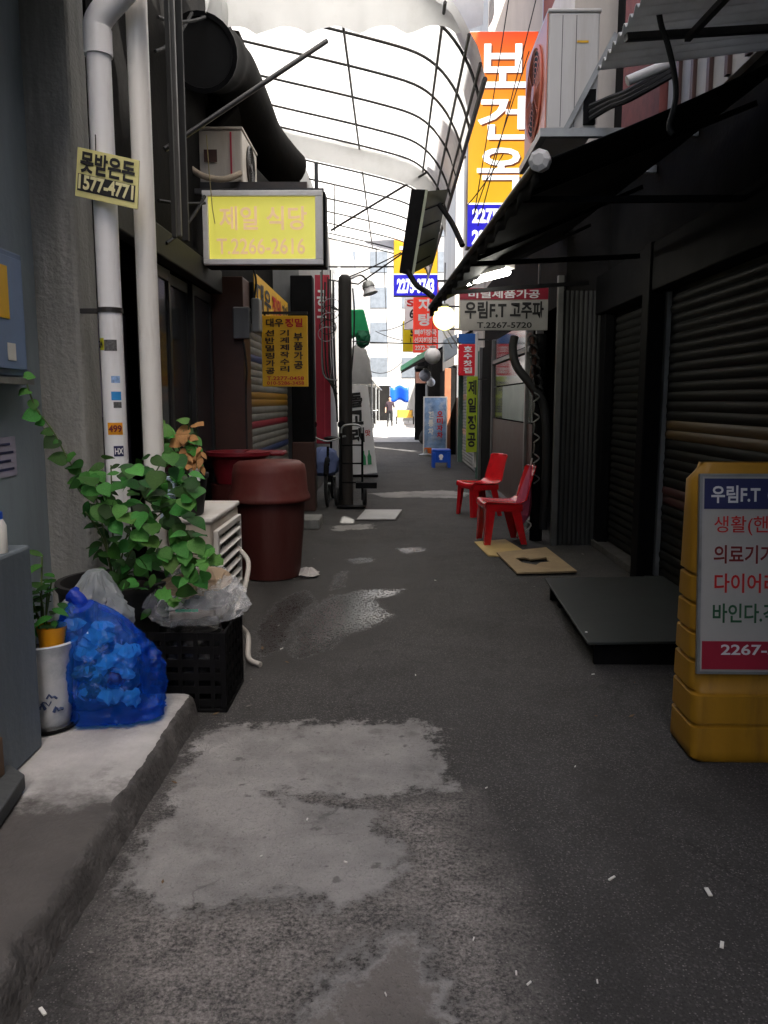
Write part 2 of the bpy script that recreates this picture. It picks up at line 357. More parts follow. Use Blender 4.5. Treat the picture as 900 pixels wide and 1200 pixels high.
def ground_mat():
    m = bpy.data.materials.new('worn_asphalt'); m.use_nodes = True; nt = m.node_tree; N = nt.nodes; L = nt.links; b = N['Principled BSDF']
    tc = N.new('ShaderNodeTexCoord')
    def noise(s, d=8, r=.6):
        n = N.new('ShaderNodeTexNoise'); n.inputs['Scale'].default_value = s; n.inputs['Detail'].default_value = d; n.inputs['Roughness'].default_value = r
        L.new(tc.outputs['Object'], n.inputs['Vector']); return n.outputs['Fac']
    def math_(op, a, b_):
        n = N.new('ShaderNodeMath'); n.operation = op
        for i, q in enumerate((a, b_)):
            if isinstance(q, (int, float)): n.inputs[i].default_value = q
            else: L.new(q, n.inputs[i])
        return n.outputs[0]
    def rng(x, a, c, lo=0., hi=1.):
        n = N.new('ShaderNodeMapRange'); n.inputs[1].default_value = a; n.inputs[2].default_value = c; n.inputs[3].default_value = lo; n.inputs[4].default_value = hi
        L.new(x, n.inputs[0]); return n.outputs[0]
    def attr(k):
        n = N.new('ShaderNodeAttribute'); n.attribute_name = k; return n.outputs['Fac']
    def mix(f, a, c):
        n = N.new('ShaderNodeMix'); n.data_type = 'RGBA'
        if isinstance(f, (int, float)): n.inputs[0].default_value = f
        else: L.new(f, n.inputs[0])
        for i, q in ((6, a), (7, c)):
            if isinstance(q, tuple): n.inputs[i].default_value = (*q, 1)
            else: L.new(q, n.inputs[i])
        return n.outputs[2]
    nb = noise(2.5); nm = noise(9, 10, .7); nf = noise(70, 6, .75); ng = noise(160, 3, .6)
    vo = N.new('ShaderNodeTexVoronoi'); vo.inputs['Scale'].default_value = 75; L.new(tc.outputs['Object'], vo.inputs['Vector'])
    warp = math_('ADD', rng(nm, .2, .8, -.13, .13), rng(nf, .2, .8, -.05, .05))
    pm = rng(math_('ADD', attr('patch'), warp), -.015, .03)
    pb = rng(math_('ADD', attr('patch_b'), warp), -.02, .03)
    agg = math_('MULTIPLY', rng(attr('aggregate'), -.1, .15), rng(math_('ADD', nf, math_('MULTIPLY', nm, .5)), .62, .95))
    wt = rng(math_('ADD', attr('wet'), math_('MULTIPLY', warp, .5)), -.02, .03)
    dp = rng(math_('ADD', attr('damp'), warp), -.12, .12)
    base = mix(nm, (.042,.041,.0395), (.09,.087,.083)); base = mix(rng(nb, .35, .7), base, (.045,.043,.041))
    stones = rng(vo.outputs['Distance'], .1, .45, 1, 0)
    vo2 = N.new('ShaderNodeTexVoronoi'); vo2.inputs['Scale'].default_value = 130; L.new(tc.outputs['Object'], vo2.inputs['Vector'])
    peb = math_('MULTIPLY', rng(vo2.outputs['Distance'], .15, .4, 1, 0), rng(vo2.outputs['Color'], .62, .8))
    base = mix(math_('MULTIPLY', stones, .45), base, (.2,.19,.178)); base = mix(rng(ng, .5, .66, 0, .75), base, (.022,.021,.02))
    base = mix(math_('MULTIPLY', peb, .8), base, (.3,.285,.265))
    base = mix(agg, base, (.4,.37,.34))
    cem = mix(nm, (.25,.242,.23), (.42,.405,.385)); cem = mix(rng(nb, .45, .7), cem, (.22,.214,.205)); cem = mix(rng(nf, .55, .72, 0, .8), cem, (.1,.095,.09)); cem = mix(math_('MULTIPLY', peb, .5), cem, (.45,.43,.4))
    col = mix(pm, base, cem)
    col = mix(math_('MULTIPLY', pb, .9), col, mix(nm, (.11,.098,.088), (.24,.22,.2)))
    col = mix(rng(noise(1.1, 6, .65), .5, .66, 0, .45), col, (.03,.0285,.027)); col = mix(rng(noise(4.5, 6, .7), .58, .68, 0, .35), col, (.028,.027,.026))
    spots = rng(noise(13, 3, .5), .66, .72)
    col = mix(math_('MULTIPLY', spots, .55), col, (.04,.038,.036))
    col = mix(math_('MULTIPLY', dp, .72), col, (.022,.021,.02))
    wv = N.new('ShaderNodeVectorMath'); wv.operation = 'ADD'; nz = N.new('ShaderNodeTexNoise'); nz.inputs['Scale'].default_value = 3.5; nz.inputs['Detail'].default_value = 6; L.new(tc.outputs['Object'], nz.inputs['Vector'])
    ws = N.new('ShaderNodeVectorMath'); ws.operation = 'SCALE'; ws.inputs['Scale'].default_value = .5; L.new(nz.outputs['Color'], ws.inputs[0]); L.new(tc.outputs['Object'], wv.inputs[0]); L.new(ws.outputs[0], wv.inputs[1])
    ve = N.new('ShaderNodeTexVoronoi'); ve.feature = 'DISTANCE_TO_EDGE'; ve.inputs['Scale'].default_value = .62; L.new(wv.outputs[0], ve.inputs['Vector'])
    crack = math_('MULTIPLY', rng(ve.outputs['Distance'], .0015, .005, 1, 0), rng(noise(1.7, 3, .5), .46, .56))
    col = mix(math_('MULTIPLY', crack, .35), col, (.012,.012,.011))
    col = mix(math_('MULTIPLY', wt, .75), col, (.02,.02,.02))
    L.new(col, b.inputs['Base Color'])
    ro = rng(nm, .2, .8, .72, .92)
    n = N.new('ShaderNodeMix'); L.new(math_('MULTIPLY', dp, .45), n.inputs[0]); L.new(ro, n.inputs[2]); n.inputs[3].default_value = .45
    film_ = math_('MULTIPLY', wt, rng(math_('ADD', noise(95, 2, .5), rng(attr('wet'), 0, .25, -.06, .06)), .44, .5))
    n2 = N.new('ShaderNodeMix'); L.new(film_, n2.inputs[0]); L.new(n.outputs[0], n2.inputs[2]); n2.inputs[3].default_value = .03
    L.new(n2.outputs[0], b.inputs['Roughness']); L.new(rng(film_, 0, 1, .35, 1.), b.inputs['Specular IOR Level'])
    h = math_('ADD', math_('MULTIPLY', stones, .35), math_('ADD', math_('MULTIPLY', nf, .8), math_('MULTIPLY', ng, .3)))
    h = math_('SUBTRACT', math_('ADD', h, math_('MULTIPLY', pm, .35)), math_('MULTIPLY', crack, .3))
    bp = N.new('ShaderNodeBump'); bp.inputs['Distance'].default_value = .012; L.new(h, bp.inputs['Height'])
    L.new(rng(film_, 0, 1, .9, .12), bp.inputs['Strength']); L.new(bp.outputs[0], b.inputs['Normal'])
    return m
gm.materials.append(ground_mat())
m_road = mat('sun_brightened_road', (.36,.355,.34), .85, .12, 3, .2, 40, dirt=(.22,.21,.2), dirt_amt=.5)  # far ground made paler so its colour carries the sun's brightness
struct('road', MB().surf(lambda u, v: (-40+u*80, 29.5+v*40+.5*mnoise.noise((u*40, 3, 0)), .012), 40, 8), m_road)

def platform_mat():
    m = m_plat.copy(); m.name = 'platform_cement_soiled'; N = m.node_tree.nodes; L = m.node_tree.links; b = N['Principled BSDF']
    src = b.inputs['Base Color'].links[0].from_socket
    g = N.new('ShaderNodeNewGeometry'); sp = N.new('ShaderNodeSeparateXYZ'); L.new(g.outputs['Position'], sp.inputs[0])
    n = N.new('ShaderNodeTexNoise'); n.inputs['Scale'].default_value = 5; n.inputs['Detail'].default_value = 9; n.inputs['Roughness'].default_value = .7; L.new(g.outputs['Position'], n.inputs['Vector'])
    a = N.new('ShaderNodeMath'); a.operation = 'MULTIPLY_ADD'; L.new(n.outputs['Fac'], a.inputs[0]); a.inputs[1].default_value = .9; L.new(sp.outputs[1], a.inputs[2])
    r = N.new('ShaderNodeMapRange'); r.inputs[1].default_value = 3.22; r.inputs[2].default_value = 2.98; L.new(a.outputs[0], r.inputs[0])
    mx = N.new('ShaderNodeMix'); mx.data_type = 'RGBA'; L.new(r.outputs[0], mx.inputs[0]); L.new(src, mx.inputs[6])
    n2 = N.new('ShaderNodeMix'); n2.data_type = 'RGBA'; L.new(n.outputs['Fac'], n2.inputs[0]); n2.inputs[6].default_value = (.045,.042,.04,1); n2.inputs[7].default_value = (.12,.11,.1,1); L.new(n2.outputs[2], mx.inputs[7])
    L.new(mx.outputs[2], b.inputs['Base Color']); return m
# raised cement platform on the left, its end worn
def plat():
    mb = MB(); ys = np.concatenate([np.linspace(-6, 1.2, 30), np.linspace(1.25, 3.62, 150)])
    prof = [(-1.27,.0),(-.6,.0),(-.3,.0),(-.15,0),(-.08,.0),(-.045,-.002),(-.02,-.008),(-.004,-.022),(.004,-.05),(.012,-.08),(.02,-.11),(.035,-.15)]
    K = len(prof); n3 = mnoise.noise
    for y in ys:
        e = -.94+.02*n3((y*2.2,1,0))
        for i_, (dx, dz) in enumerate(prof):
            c = .0 if i_ < 4 else 1.
            chip = max(0, n3((y*5.5,9,0))-.15)*.045*(1 if 3 < i_ < 9 else 0)
            x = -2.2 if i_ == 0 else e+dx+c*(.007*n3((y*14,i_*1.7,3))+.005*n3((y*45,i_*3,5)))-chip
            mb.v.append(Vector((x, y, .128+dz+.006*n3((x*3,y*3,8))*(i_ < 9)-chip*.25)))
    for a in range(len(ys)-1):
        for i_ in range(K-1):
            mb.f.append((a*K+i_, a*K+i_+1, (a+1)*K+i_+1, (a+1)*K+i_)); mb.mi.append(0 if i_ < 6 else 1)
    b = (len(ys)-1)*K; y = 3.62; n = len(mb.v)
    mb.v.append(Vector((-2.2, y, -.03))); mb.f.append(tuple([b+i_ for i_ in range(K)]+[n])); mb.mi.append(1)
    return mb
pv = struct('pavement', plat(), [platform_mat(), m_kerbdark], smooth=True); pv['label'] = 'raised cement platform with a dark worn edge along the left wall'

# ------------------------------------------------------------------ left: near building, pillar, pipes
bA = thing('building', 'blue grey painted wall with rough concrete pillar beside the white drain pipes', 'building', (-2.5, 0, 0))
part('wall', MB().box(-5, -1.85, -8, 4.26, 0, 4.6), m_blue_wall, bA)
part('pillar', MB().box(-2.1, -1.62, 4.23, 4.5, 0, 4.9), m_conc, bA, bev=.03)
part('upper_wall', MB().box(-5, -1.8, -8, 4.5, 4.61, 12), m_dark, bA)  # out of view, raised to cut the sky light on the right side
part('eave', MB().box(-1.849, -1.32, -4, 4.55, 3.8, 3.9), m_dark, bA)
mbx = thing('meter_box', 'blue metal cabinet fixed to the blue grey wall', 'box', (-1.83, 3.6, 1.45))
c = [Xp(17,292,-1.83), Xp(17,440,-1.83)]
part('cabinet', MB().box(-1.87, -1.80, 3.25, c[0].y, 1.62, 2.2), mat('cabinet_blue', (.13,.2,.33), .45, .1, 4, .05, 30), mbx, bev=.008)
part('door', MB().box(-1.80, -1.79, 3.28, c[0].y-.025, 1.65, 2.17), mat('cabinet_blue_door', (.16,.24,.4), .45, .1, 4, .05, 30), mbx, bev=.004)
part('sticker', MB().box(-1.789, -1.787, 3.3, 3.8, 1.88, 2.12), m_signyel, mbx)
part('notice', MB().box(-1.789, -1.787, 3.76, 3.84, 1.69, 1.77), m_paper, mbx)
part('sill', MB().box(-1.86, -1.77, 3.2, 3.98, 1.58, 1.61), m_galv, mbx)
m_lilac = mat('faded_lilac_paper', (.4,.38,.48), .7, .1, 5, .05, 30)
nt_ = thing('paper_notice', 'small faded lilac notice stuck on the blue grey wall above the potted plant', 'notice', (-1.84, 3.8, 1.2))
part('sheet', MB().box(-1.852, -1.846, 3.66, 3.90, 1.14, 1.33), m_lilac, nt_)
t = MB()
for k in range(4): rect(t, (-1.846, 3.68, 1.15), (0,1,0), (0,0,1), .02, .19-.03*(k % 2), .02+.04*k, .032+.04*k)
part('print', t, m_navy, nt_)
lw = thing('low_wall', 'low dark blue grey masonry stub standing on the cement platform', 'wall', (-1.6, 2.4, .13))
part('masonry', MB().box(-1.84, -1.40, 1.2, 3.03, .13, .95), mat('dark_blue_grey_render', (.13,.16,.18), .7, .15, 4, .3, 30, dirt=(.06,.065,.07), dirt_amt=.5, streak=True), lw, bev=.012)
jar = thing('spray_bottle', 'white bottle with a blue cap standing on the low wall', 'bottle', (-1.42, 2.86, .95))
part('body', MB().lathe([(.03,0),(.032,.01),(.032,.1),(.02,.125)], (-1.44,2.86,.95), 14), m_paper, jar, True)
part('cap', MB().lathe([(.021,.126),(.021,.15),(.012,.155),(.012,.17)], (-1.44,2.86,.95), 12), m_blue_pl, jar, True)
st = thing('doorstep', 'dark grey stone doorstep at the foot of the low wall', 'step', (-1.3, 2.2, .13))
part('slab', MB().prism([(-1.9,2.0,.137),(-1.21,2.03,.137),(-1.30,2.66,.137),(-1.39,2.74,.137),(-1.9,2.7,.137)], (0,0,.055)), mat('dark_stone', (.06,.065,.065), .7, .2, 5, .3, 30), st, bev=.006)
wp = thing('wooden_post', 'short brown wooden post end beside the dark doorstep', 'post', (-1.395,2.66,.19))
part('post', MB().box(-1.398, -1.37, 2.45, 2.66, .193, .33), mat('brown_wood', (.13,.075,.04), .7, .2, 6, .2, 40), wp, bev=.003)

def pipe(px_at_600, Y, r, mt, label, elbow):
    b = Yp(px_at_600, 600, Y); x = b.x
    root = thing('drain_pipe', label, 'pipe', (x, Y, 0))
    if elbow:
        e = Yp(124, 22, Y); zt = e.z
        pts = [(x,Y,0),(x,Y,zt-.05)]
        part('pipe', MB().tube(pts, r, 20), mt, root, True)
        a = Vector((x,Y,zt-.06))
        bend = smooth_pts([a, a+Vector((0,0,.035)), a+Vector((.045,.0,.1)), a+Vector((.2,.01,.25)), a+Vector((.55,.03,.58))], 5)
        part('elbow', MB().tube(bend, r*1.12, 20), mt, root, True)
        part('collar', MB().tube([(x,Y,zt-.17),(x,Y,zt-.05)], r*1.17, 20), mt, root, True)
    else:
        part('pipe', MB().tube([(x,Y,0),(x,Y,4.4)], r, 20), mt, root, True)
    return root, x
p1, x1 = pipe(140, 4.15, .058, m_pvc, 'white drain pipe with stickers and an elbow beside the concrete pillar', True)
p2, x2 = pipe(183, 4.32, .054, m_pvc2, 'plain cream straight drain pipe next to the stickered one', False)
zc = Yp(125, 364, 4.15).z
part('clamp', MB().lathe([(.064,-.012),(.064,.012)], (x1,4.15,zc), 20), m_steel, p1, True)
part('clamp_bracket', MB().box(x1-.16, x1-.07, 4.16, 4.19, zc-.012, zc+.012), m_steel, p1)
def pipe_sticker(y0, y1, a0, a1, mt, words=None, ink=m_ink):
    za, zb = Yp(128, y0, 4.15).z, Yp(128, y1, 4.15).z
    mb = MB().surf(lambda u, v: (x1+.0595*math.sin(a0+(a1-a0)*u), 4.15-.0595*math.cos(a0+(a1-a0)*u), zb+(za-zb)*v), 8, 1)
    s = part('sticker', mb, mt, p1)
    if words:
        am = (a0+a1)/2; u = Vector((math.cos(am), math.sin(am), 0)); o = Vector((x1+.0595*math.sin(am), 4.15-.0595*math.cos(am), zb))
        w = .0595*(a1-a0)*.42
        part('lettering', text(MB(), words, o, u, (0,0,1), -w, w, (za-zb)*.2, (za-zb)*.8, .03, lift=.004), ink, s)
m_stkb = mat('blue_sticker', (.03,.25,.6), .5, .1, 8, 0); m_stkbk = mat('black_white_sticker', (.1,.1,.1), .5, .6, 90, 0)
pipe_sticker(397, 411, -.95, -.35, mat('lime_sticker', (.55,.55,.02), .5, .1, 8, 0), '24', m_ink)
pipe_sticker(399, 412, -.33, .75, m_stkbk)
pipe_sticker(441, 449, .15, .9, mat('torn_blue_sticker', (.25,.4,.65), .5, .4, 60, 0)); pipe_sticker(459, 469, .1, .95, m_stkb); pipe_sticker(471, 478, .25, .95, m_stkbk)
pipe_sticker(495, 509, -.35, .95, mat('orange_sticker', (.75,.32,.01), .5, .08, 8, 0), '499', m_inkmar)
pipe_sticker(522, 534, .1, .95, m_navy, 'HX', m_white)
# loan placard tied across the pipes
q = [Yp(91,172,4.04), Yp(163,188,4.04), Yp(161,245,4.04), Yp(88,229,4.04)]
pl = thing('loan_placard', 'tilted pale yellow placard with black lettering tied to the white drain pipes', 'placard', q[3])
u = (q[1]-q[0]).normalized(); W = (q[1]-q[0]).length; v = (q[0]-q[3]); H = v.length; v.normalize()
m_plq = mat('pale_yellow_board', (.66,.62,.26), .5, .08, 5, .05, 30, dirt=(.4,.36,.18), dirt_amt=.4)
part('board', MB().prism([q[3], q[2], q[1], q[0]], (0,.012,0)), m_plq, pl)
part('lettering', text(MB(), '못받은돈', q[3], u, v, W*.06, W*.95, H*.5, H*.95, .035), m_ink, pl)
b = MB(); rect(b, q[3], u, v, W*.03, W*.97, H*.12, H*.47); part('number_band', b, m_ink, pl)
part('number', text(MB(), '1577-4771', q[3], u, v, W*.05, W*.95, H*.15, H*.46, .035, lift=.007), mat('pale_yellow_ink', (.7,.66,.36), .5, .05, 5, 0), pl)
part('wire', MB().tube([(x1, 4.05, q[0].z-.02), (x1, 4.055, q[0].z+.06)], .003, 5), m_steel, pl)

# ------------------------------------------------------------------ left: dark shopfront building with doors, column and striped shutter
bB = thing('building', 'dark sooty shopfront building with glazed doors, brown column and striped shutter', 'building', (-2.4, 7.7, 0))
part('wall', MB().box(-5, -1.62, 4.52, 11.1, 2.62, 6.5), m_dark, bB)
part('back_wall', MB().box(-5, -1.95, 4.52, 7.4, 0, 2.6), m_hole, bB)
part('lintel', MB().box(-1.64, -1.54, 4.55, 7.42, 2.46, 2.66), m_greydark, bB, bev=.01)
part('sill', MB().box(-1.95, -1.55, 4.55, 7.42, 0, .1), m_kerbdark, bB)
m_lil = mat('lilac_panel', (.3,.27,.42), .6, .15, 3, .05, 30)
part('lilac_panel', MB().box(-1.93, -1.9, 4.95, 5.8, .9, 2.1), m_lil, bB)
part('glass_box', MB().box(-1.9, -1.78, 5.0, 5.25, 1.15, 1.4), m_glassd, bB, bev=.01)
for k in range(3):
    y0 = 5.35+k*.68; d = part('sliding_door', MB(), m_alu, bB); x = -1.66-.035*(k % 2)
    d.data = (MB().box(x-.02,x+.02,y0,y0+.05,.1,2.45).box(x-.02,x+.02,y0+.65,y0+.70,.1,2.45).box(x-.019,x+.019,y0+.05,y0+.65,2.37,2.45)
              .box(x-.019,x+.019,y0+.05,y0+.65,.1,.22).box(x-.019,x+.019,y0+.05,y0+.65,.9,.97)).mesh('sliding_door', wloc(bB)); d.data.materials.append(m_steel)
    part('glass', MB().box(x-.004,x+.004,y0+.05,y0+.65,.97,2.37), m_glassd, d)
    part('panel', MB().box(x-.006,x+.006,y0+.05,y0+.65,.22,.9), m_dark, d)
part('handle', MB().tube(smooth_pts([(-1.62,5.45,1.05),(-1.58,5.45,1.1),(-1.58,5.45,1.25),(-1.62,5.45,1.3)],4), .008, 6), m_galv, bB, True)
part('column', MB().box(-1.66, -1.36, 7.44, 7.78, 0, 2.62), m_brown, bB, bev=.01)
part('fascia', MB().box(-1.62, -1.33, 7.8, 10.86, 2.3, 2.62), m_dark, bB)
part('wall', MB().box(-5, -1.46, 7.8, 11.1, 0, 2.3), m_dark, bB)
part('post', MB().box(-1.36, -1.07, 10.88, 11.14, 0, 3.15), m_black, bB, bev=.012)
part('post_base', MB().box(-1.37, -1.06, 10.87, 11.15, .001, .95), m_brown, bB, bev=.012)
def shutter(root, x, y0, y1, z0, z1, mats, pitch=.075, face=1, relief=1.):
    s = part('shutter', MB().box(x-.03*face-.004, x-.03*face+.004, y0, y1, z0, z1), m_hole, root)
    prof = [(0,0),(.012,.012),(.018,.03),(.018,.045),(.012,.062),(.002,.0735)]
    me = MB(); me.surf(lambda u, v: (face*relief*prof[min(5,int(round(v*5)))][0], (y1-y0)*u, prof[min(5,int(round(v*5)))][1]), 1, 5)
    m0 = me.mesh('slat'); m0.polygons.foreach_set('use_smooth', [True]*len(m0.polygons)); base = {}
    n = int((z1-z0)/pitch)
    for i in range(n):
        mt = mats(i)
        if mt.name not in base:
            mm = m0.copy(); mm.materials.append(mt); base[mt.name] = mm
        o = link(bpy.data.objects.new('slat', base[mt.name])); o.parent = s; o.location = Vector((x-.02*face+rnd.uniform(-.003,.003), y0, z0+i*pitch))-wloc(s); o.rotation_euler = (0, rnd.uniform(-.04,.04), rnd.uniform(-.0012,.0012))
    return s
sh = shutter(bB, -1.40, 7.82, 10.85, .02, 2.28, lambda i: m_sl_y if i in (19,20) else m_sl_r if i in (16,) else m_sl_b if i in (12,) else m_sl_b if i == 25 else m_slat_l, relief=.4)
# meter boxes and cables on the column
eb = thing('electric_meter', 'pair of small grey electric meter boxes on the brown column', 'meter box', (-1.36, 7.45, 2.0))
o1 = Yp(279,395,7.4)
part('case', MB().box(-1.44,-1.29,7.34,7.435,2.06,2.34), m_greyfront, eb, bev=.012); part('case', MB().box(-1.275,-1.2,7.36,7.52,2.12,2.42), mat('meter_grey', (.27,.27,.25), .5, .1, 5, .05, 30), eb, bev=.015)
part('cable', MB().tube(smooth_pts([(-1.25,7.4,2.42),(-1.23,7.38,2.6),(-1.3,7.4,2.75),(-1.45,7.42,2.8)],5), .01, 6), m_rubber, eb, True)
part('cable', MB().tube(smooth_pts([(-1.36,7.38,2.06),(-1.33,7.37,1.8),(-1.35,7.41,1.5),(-1.355,7.43,.6)],5), .01, 6), m_rubber, eb, True)

# yellow workshop sign hung square to the wall and its twin flat over the shutter
a, b_ = Yp(308,453,8.2), Yp(360,370,8.2)
ys = thing('projecting_sign', 'amber workshop sign with dark vertical lettering hung square to the wall', 'sign', (a.x, 8.2, a.z))
W, H = b_.x-a.x, b_.z-a.z; o = Vector((a.x, 8.185, a.z)); U, V = (1,0,0), (0,0,1)
part('panel', MB().box(a.x, b_.x, 8.19, 8.24, a.z, b_.z), m_signyel, ys, bev=.004)
t = MB(); text(t, '대우', o, U, V, W*.1, W*.48, H*.84, H*.96, .03)
for s, k, top, bot in (('선반밀링가공', .08, .81, .17), ('기계제작수리', .40, .81, .2), ('부품가공', .70, .77, .24)):
    text(t, s, o, U, V, W*k, W*(k+.2), H*bot, H*top, .03, True)
part('lettering', t, mat('dark_brown_ink', (.04,.02,.012), .5, .1, 5, 0), ys)
t = MB(); text(t, '정밀', o, U, V, W*.52, W*.9, H*.84, H*.96, .03); text(t, 'T.2277-0458', o, U, V, W*.1, W*.92, H*.09, H*.145, .02); text(t, '010-5286-3458', o, U, V, W*.1, W*.92, H*.025, H*.075, .02)
part('lettering', t, m_inkred, ys, label='red lettering')
part('arm', MB().bar((-1.4,8.22,b_.z+.03),(b_.x,8.22,b_.z+.03),.025).bar((a.x+.03,8.22,b_.z),(a.x+.03,8.22,b_.z+.03),.02), m_steel, ys)
fs_ = thing('fascia_sign', 'amber sign board lying flat along the wall above the striped shutter', 'sign', (-1.33, 8.5, 2.3))
o = Vector((-1.32, 7.85, 2.34))
part('panel', MB().box(-1.328, -1.322, 7.85, 10.3, 2.34, 2.72), m_signyel, fs_)
part('lettering', text(MB(), '대우', o, (0,1,0), V, .1, 1.0, .06, .32, .03), m_ink, fs_); part('lettering', text(MB(), '기계', o, (0,1,0), V, 1.9, 2.35, .06, .32, .03), m_ink, fs_)
part('lettering', text(MB(), '정밀', o, (0,1,0), V, 1.1, 1.8, .06, .32, .03), m_inkred, fs_, label='red lettering')

# ------------------------------------------------------------------ lit yellow restaurant box sign
a, b_ = Yp(240,311,6.7), Yp(378,224,6.7)
lb = thing('light_box_sign', 'faded yellow restaurant light box with pink lettering in a white frame', 'sign', (a.x, 6.7, a.z))
x0, x1_, z0, z1 = a.x, b_.x, a.z, b_.z; fw = .045
part('housing', MB().box(x0, x1_+.02, 6.72, 6.92, z0-.005, z1+.005), m_black, lb, bev=.01)
part('frame', MB().box(x0,x1_,6.66,6.719,z1-fw,z1).box(x0,x1_,6.66,6.719,z0,z0+fw).box(x0,x0+fw,6.661,6.719,z0+fw,z1-fw).box(x1_-fw*1.3,x1_,6.661,6.719,z0+fw,z1-fw), mat('worn_white_frame', (.82,.8,.78), .45, .08, 5, .05, 40, dirt=(.5,.46,.42), dirt_amt=.4), lb, bev=.005)
m_face = mat('lit_yellow_acrylic', (.72,.69,.14), .3, .08, 2, 0, emis=(.8,.73,.12), estr=.11)
part('face', MB().box(x0+fw, x1_-fw*1.3, 6.69, 6.70, z0+fw, z1-fw), m_face, lb)
o = Vector((x0+fw, 6.688, z0+fw)); W, H = x1_-x0-2.3*fw, z1-z0-2*fw
m_pinkink = mat('faded_pink_ink', (.82,.6,.38), .5, .12, 9, 0, emis=(.8,.55,.3), estr=.1)
t = MB(); text(t, '제일', o, U, V, W*.1, W*.46, H*.47, H*.85, .02); text(t, '식당', o, U, V, W*.54, W*.92, H*.47, H*.85, .02); text(t, 'T.2266-2616', o, U, V, W*.07, W*.9, H*.08, H*.34, .015)
part('lettering', t, m_pinkink, lb)
part('arm', MB().bar((-1.65,6.82,z1+.03),(x1_,6.82,z1+.03),.04).bar((x1_-.06,6.82,z1-.02),(x1_-.06,6.82,z1+.25),.03), m_steel, lb)
part('cord', MB().tube([Yp(242,158,6.5), Yp(245,200,6.6), Yp(249,245,6.64), Yp(252,262,6.64)], .004, 5), mat('yellow_cord', (.4,.33,.15), .7), lb)

# shelf with an old condenser, big black exhaust duct, rod
shf = thing('steel_shelf', 'dark steel bracket shelf under the old air conditioner above the yellow box sign', 'shelf', (-1.3, 7.2, 3.2))
zs = Yp(240,217,7.1).z
part('frame', MB().box(-1.62,-.72,7.0,7.06,zs-.06,zs).box(-1.62,-.72,7.7,7.76,zs-.06,zs).box(-.78,-.72,7.06,7.7,zs-.06,zs).box(-1.6,-1.55,7.06,7.7,zs-.06,zs), m_steel, shf)
part('brace', MB().bar((-1.6,7.03,zs-.6),(-.8,7.03,zs-.06),.035), m_steel, shf)
def outdoor_unit(name, label, x0, x1, y0, y1, z0, z1, mt, fan_face, ring_mat, group=None):
    """condenser; fan_face is -1/+1: the fan looks to -X / +X"""
    root = thing(name, label, 'air conditioner', ((x0+x1)/2,(y0+y1)/2,z0), group)
    part('case', MB().box(x0, x1, y0, y1, z0, z1), mt, root, bev=.015)
    part('lid', MB().box(x0-.008, x1+.008, y0-.008, y1+.008, z1, z1+.025), mt, root, bev=.008)
    xf = x1 if fan_face > 0 else x0; cy, cz = y0+(y1-y0)*.48, (z0+z1)/2; r = min(z1-z0, y1-y0)*.43
    part('fan_ring', MB().lathe([(r*.98,0),(r,.012),(r*.93,.02),(r*.9,.004)], (xf,cy,cz), 36, (fan_face,0,0), cap=False), ring_mat, root, True)
    part('fan_well', MB().lathe([(r*.93,.0025),(.001,.0025)], (xf,cy,cz), 36, (fan_face,0,0), cap=False), m_hole, root)
    g = MB()
    for k in range(1, 9): g.tube([(xf+fan_face*.012, cy+r*.11*k*math.cos(t_), cz+r*.11*k*math.sin(t_)) for t_ in np.linspace(0, 2*math.pi, 25)[:-1]], .003, 4, closed=True)
    for k in range(8): g.bar((xf+fan_face*.012,cy,cz),(xf+fan_face*.012,cy+r*.93*math.cos(k*math.pi/4),cz+r*.93*math.sin(k*math.pi/4)),.005)
    part('grille', g, ring_mat, root)
    part('hub', MB().lathe([(r*.2,.006),(r*.18,.02),(.001,.022)], (xf,cy,cz), 16, (fan_face,0,0), cap=False), ring_mat, root, True)
    return root
ac1 = outdoor_unit('outdoor_unit', 'aged cream air conditioner on the steel shelf above the yellow box sign', -1.63, -1.26, 7.02, 7.75, zs+.002, zs+.42, m_acold, 1, m_steel)
part('stripe', MB().box(-1.36,-1.345,7.0035,7.0045,zs+.05,zs+.4), m_redboard, ac1); part('plate', MB().box(-1.58,-1.47,7.0035,7.005,zs+.16,zs+.26), m_brown, ac1)
part('hose', MB().tube(smooth_pts([Yp(208,150,6.75),Yp(214,185,6.75),Yp(235,205,6.8),Yp(262,210,6.85),Yp(282,203,6.95)],6), .025, 8), mat('wrapped_hose', (.33,.27,.2), .8, .2, 12, .3, 40), ac1, True)
du = thing('exhaust_duct', 'big black exhaust duct with round mouth against the sooty wall', 'duct', (-1.4, 6.4, 3.4))
pts = smooth_pts([Yp(236,62,6.25),Yp(246,66,6.6),Yp(268,80,7.1),Yp(288,120,7.7),Yp(305,160,8.2),Yp(325,186,8.6),Yp(338,200,8.8)], 5)
m_duct = mat('sooty_duct', (.008,.0075,.007), .7, .3, 4, .15, 20, dirt=(.016,.014,.012), dirt_amt=.5, spec=.03)
part('pipe', MB().tube(pts, [.25]*8+[.22]*(len(pts)-8), 22), m_duct, du, True)
pc = pts[0]; ax = (pts[0]-pts[2]).normalized()
part('rim', MB().lathe([(.22,0),(.265,0),(.265,.03),(.23,.03),(.225,.004)], pc, 26, ax, cap=False), m_black, du, True)
part('mouth', MB().lathe([(.23,.002),(.001,.002)], pc, 26, ax, cap=False), m_hole, du)
hb = thing('exhaust_hood', 'black box hood hung under the exhaust duct on the upper wall', 'hood', (-1.2, 7.0, 3.4))
pA, pB, pC, pD = Yp(262,40,7.4), Yp(280,45,7.4), Yp(279,120,7.4), Yp(250,120,7.4)
part('hood', MB().prism([Yp(215,25,7.3),Yp(281,35,7.3),Yp(279,125,7.3),Yp(255,150,7.3),Yp(215,150,7.3)][::-1], (0,.5,0)), m_duct, hb, bev=.02)
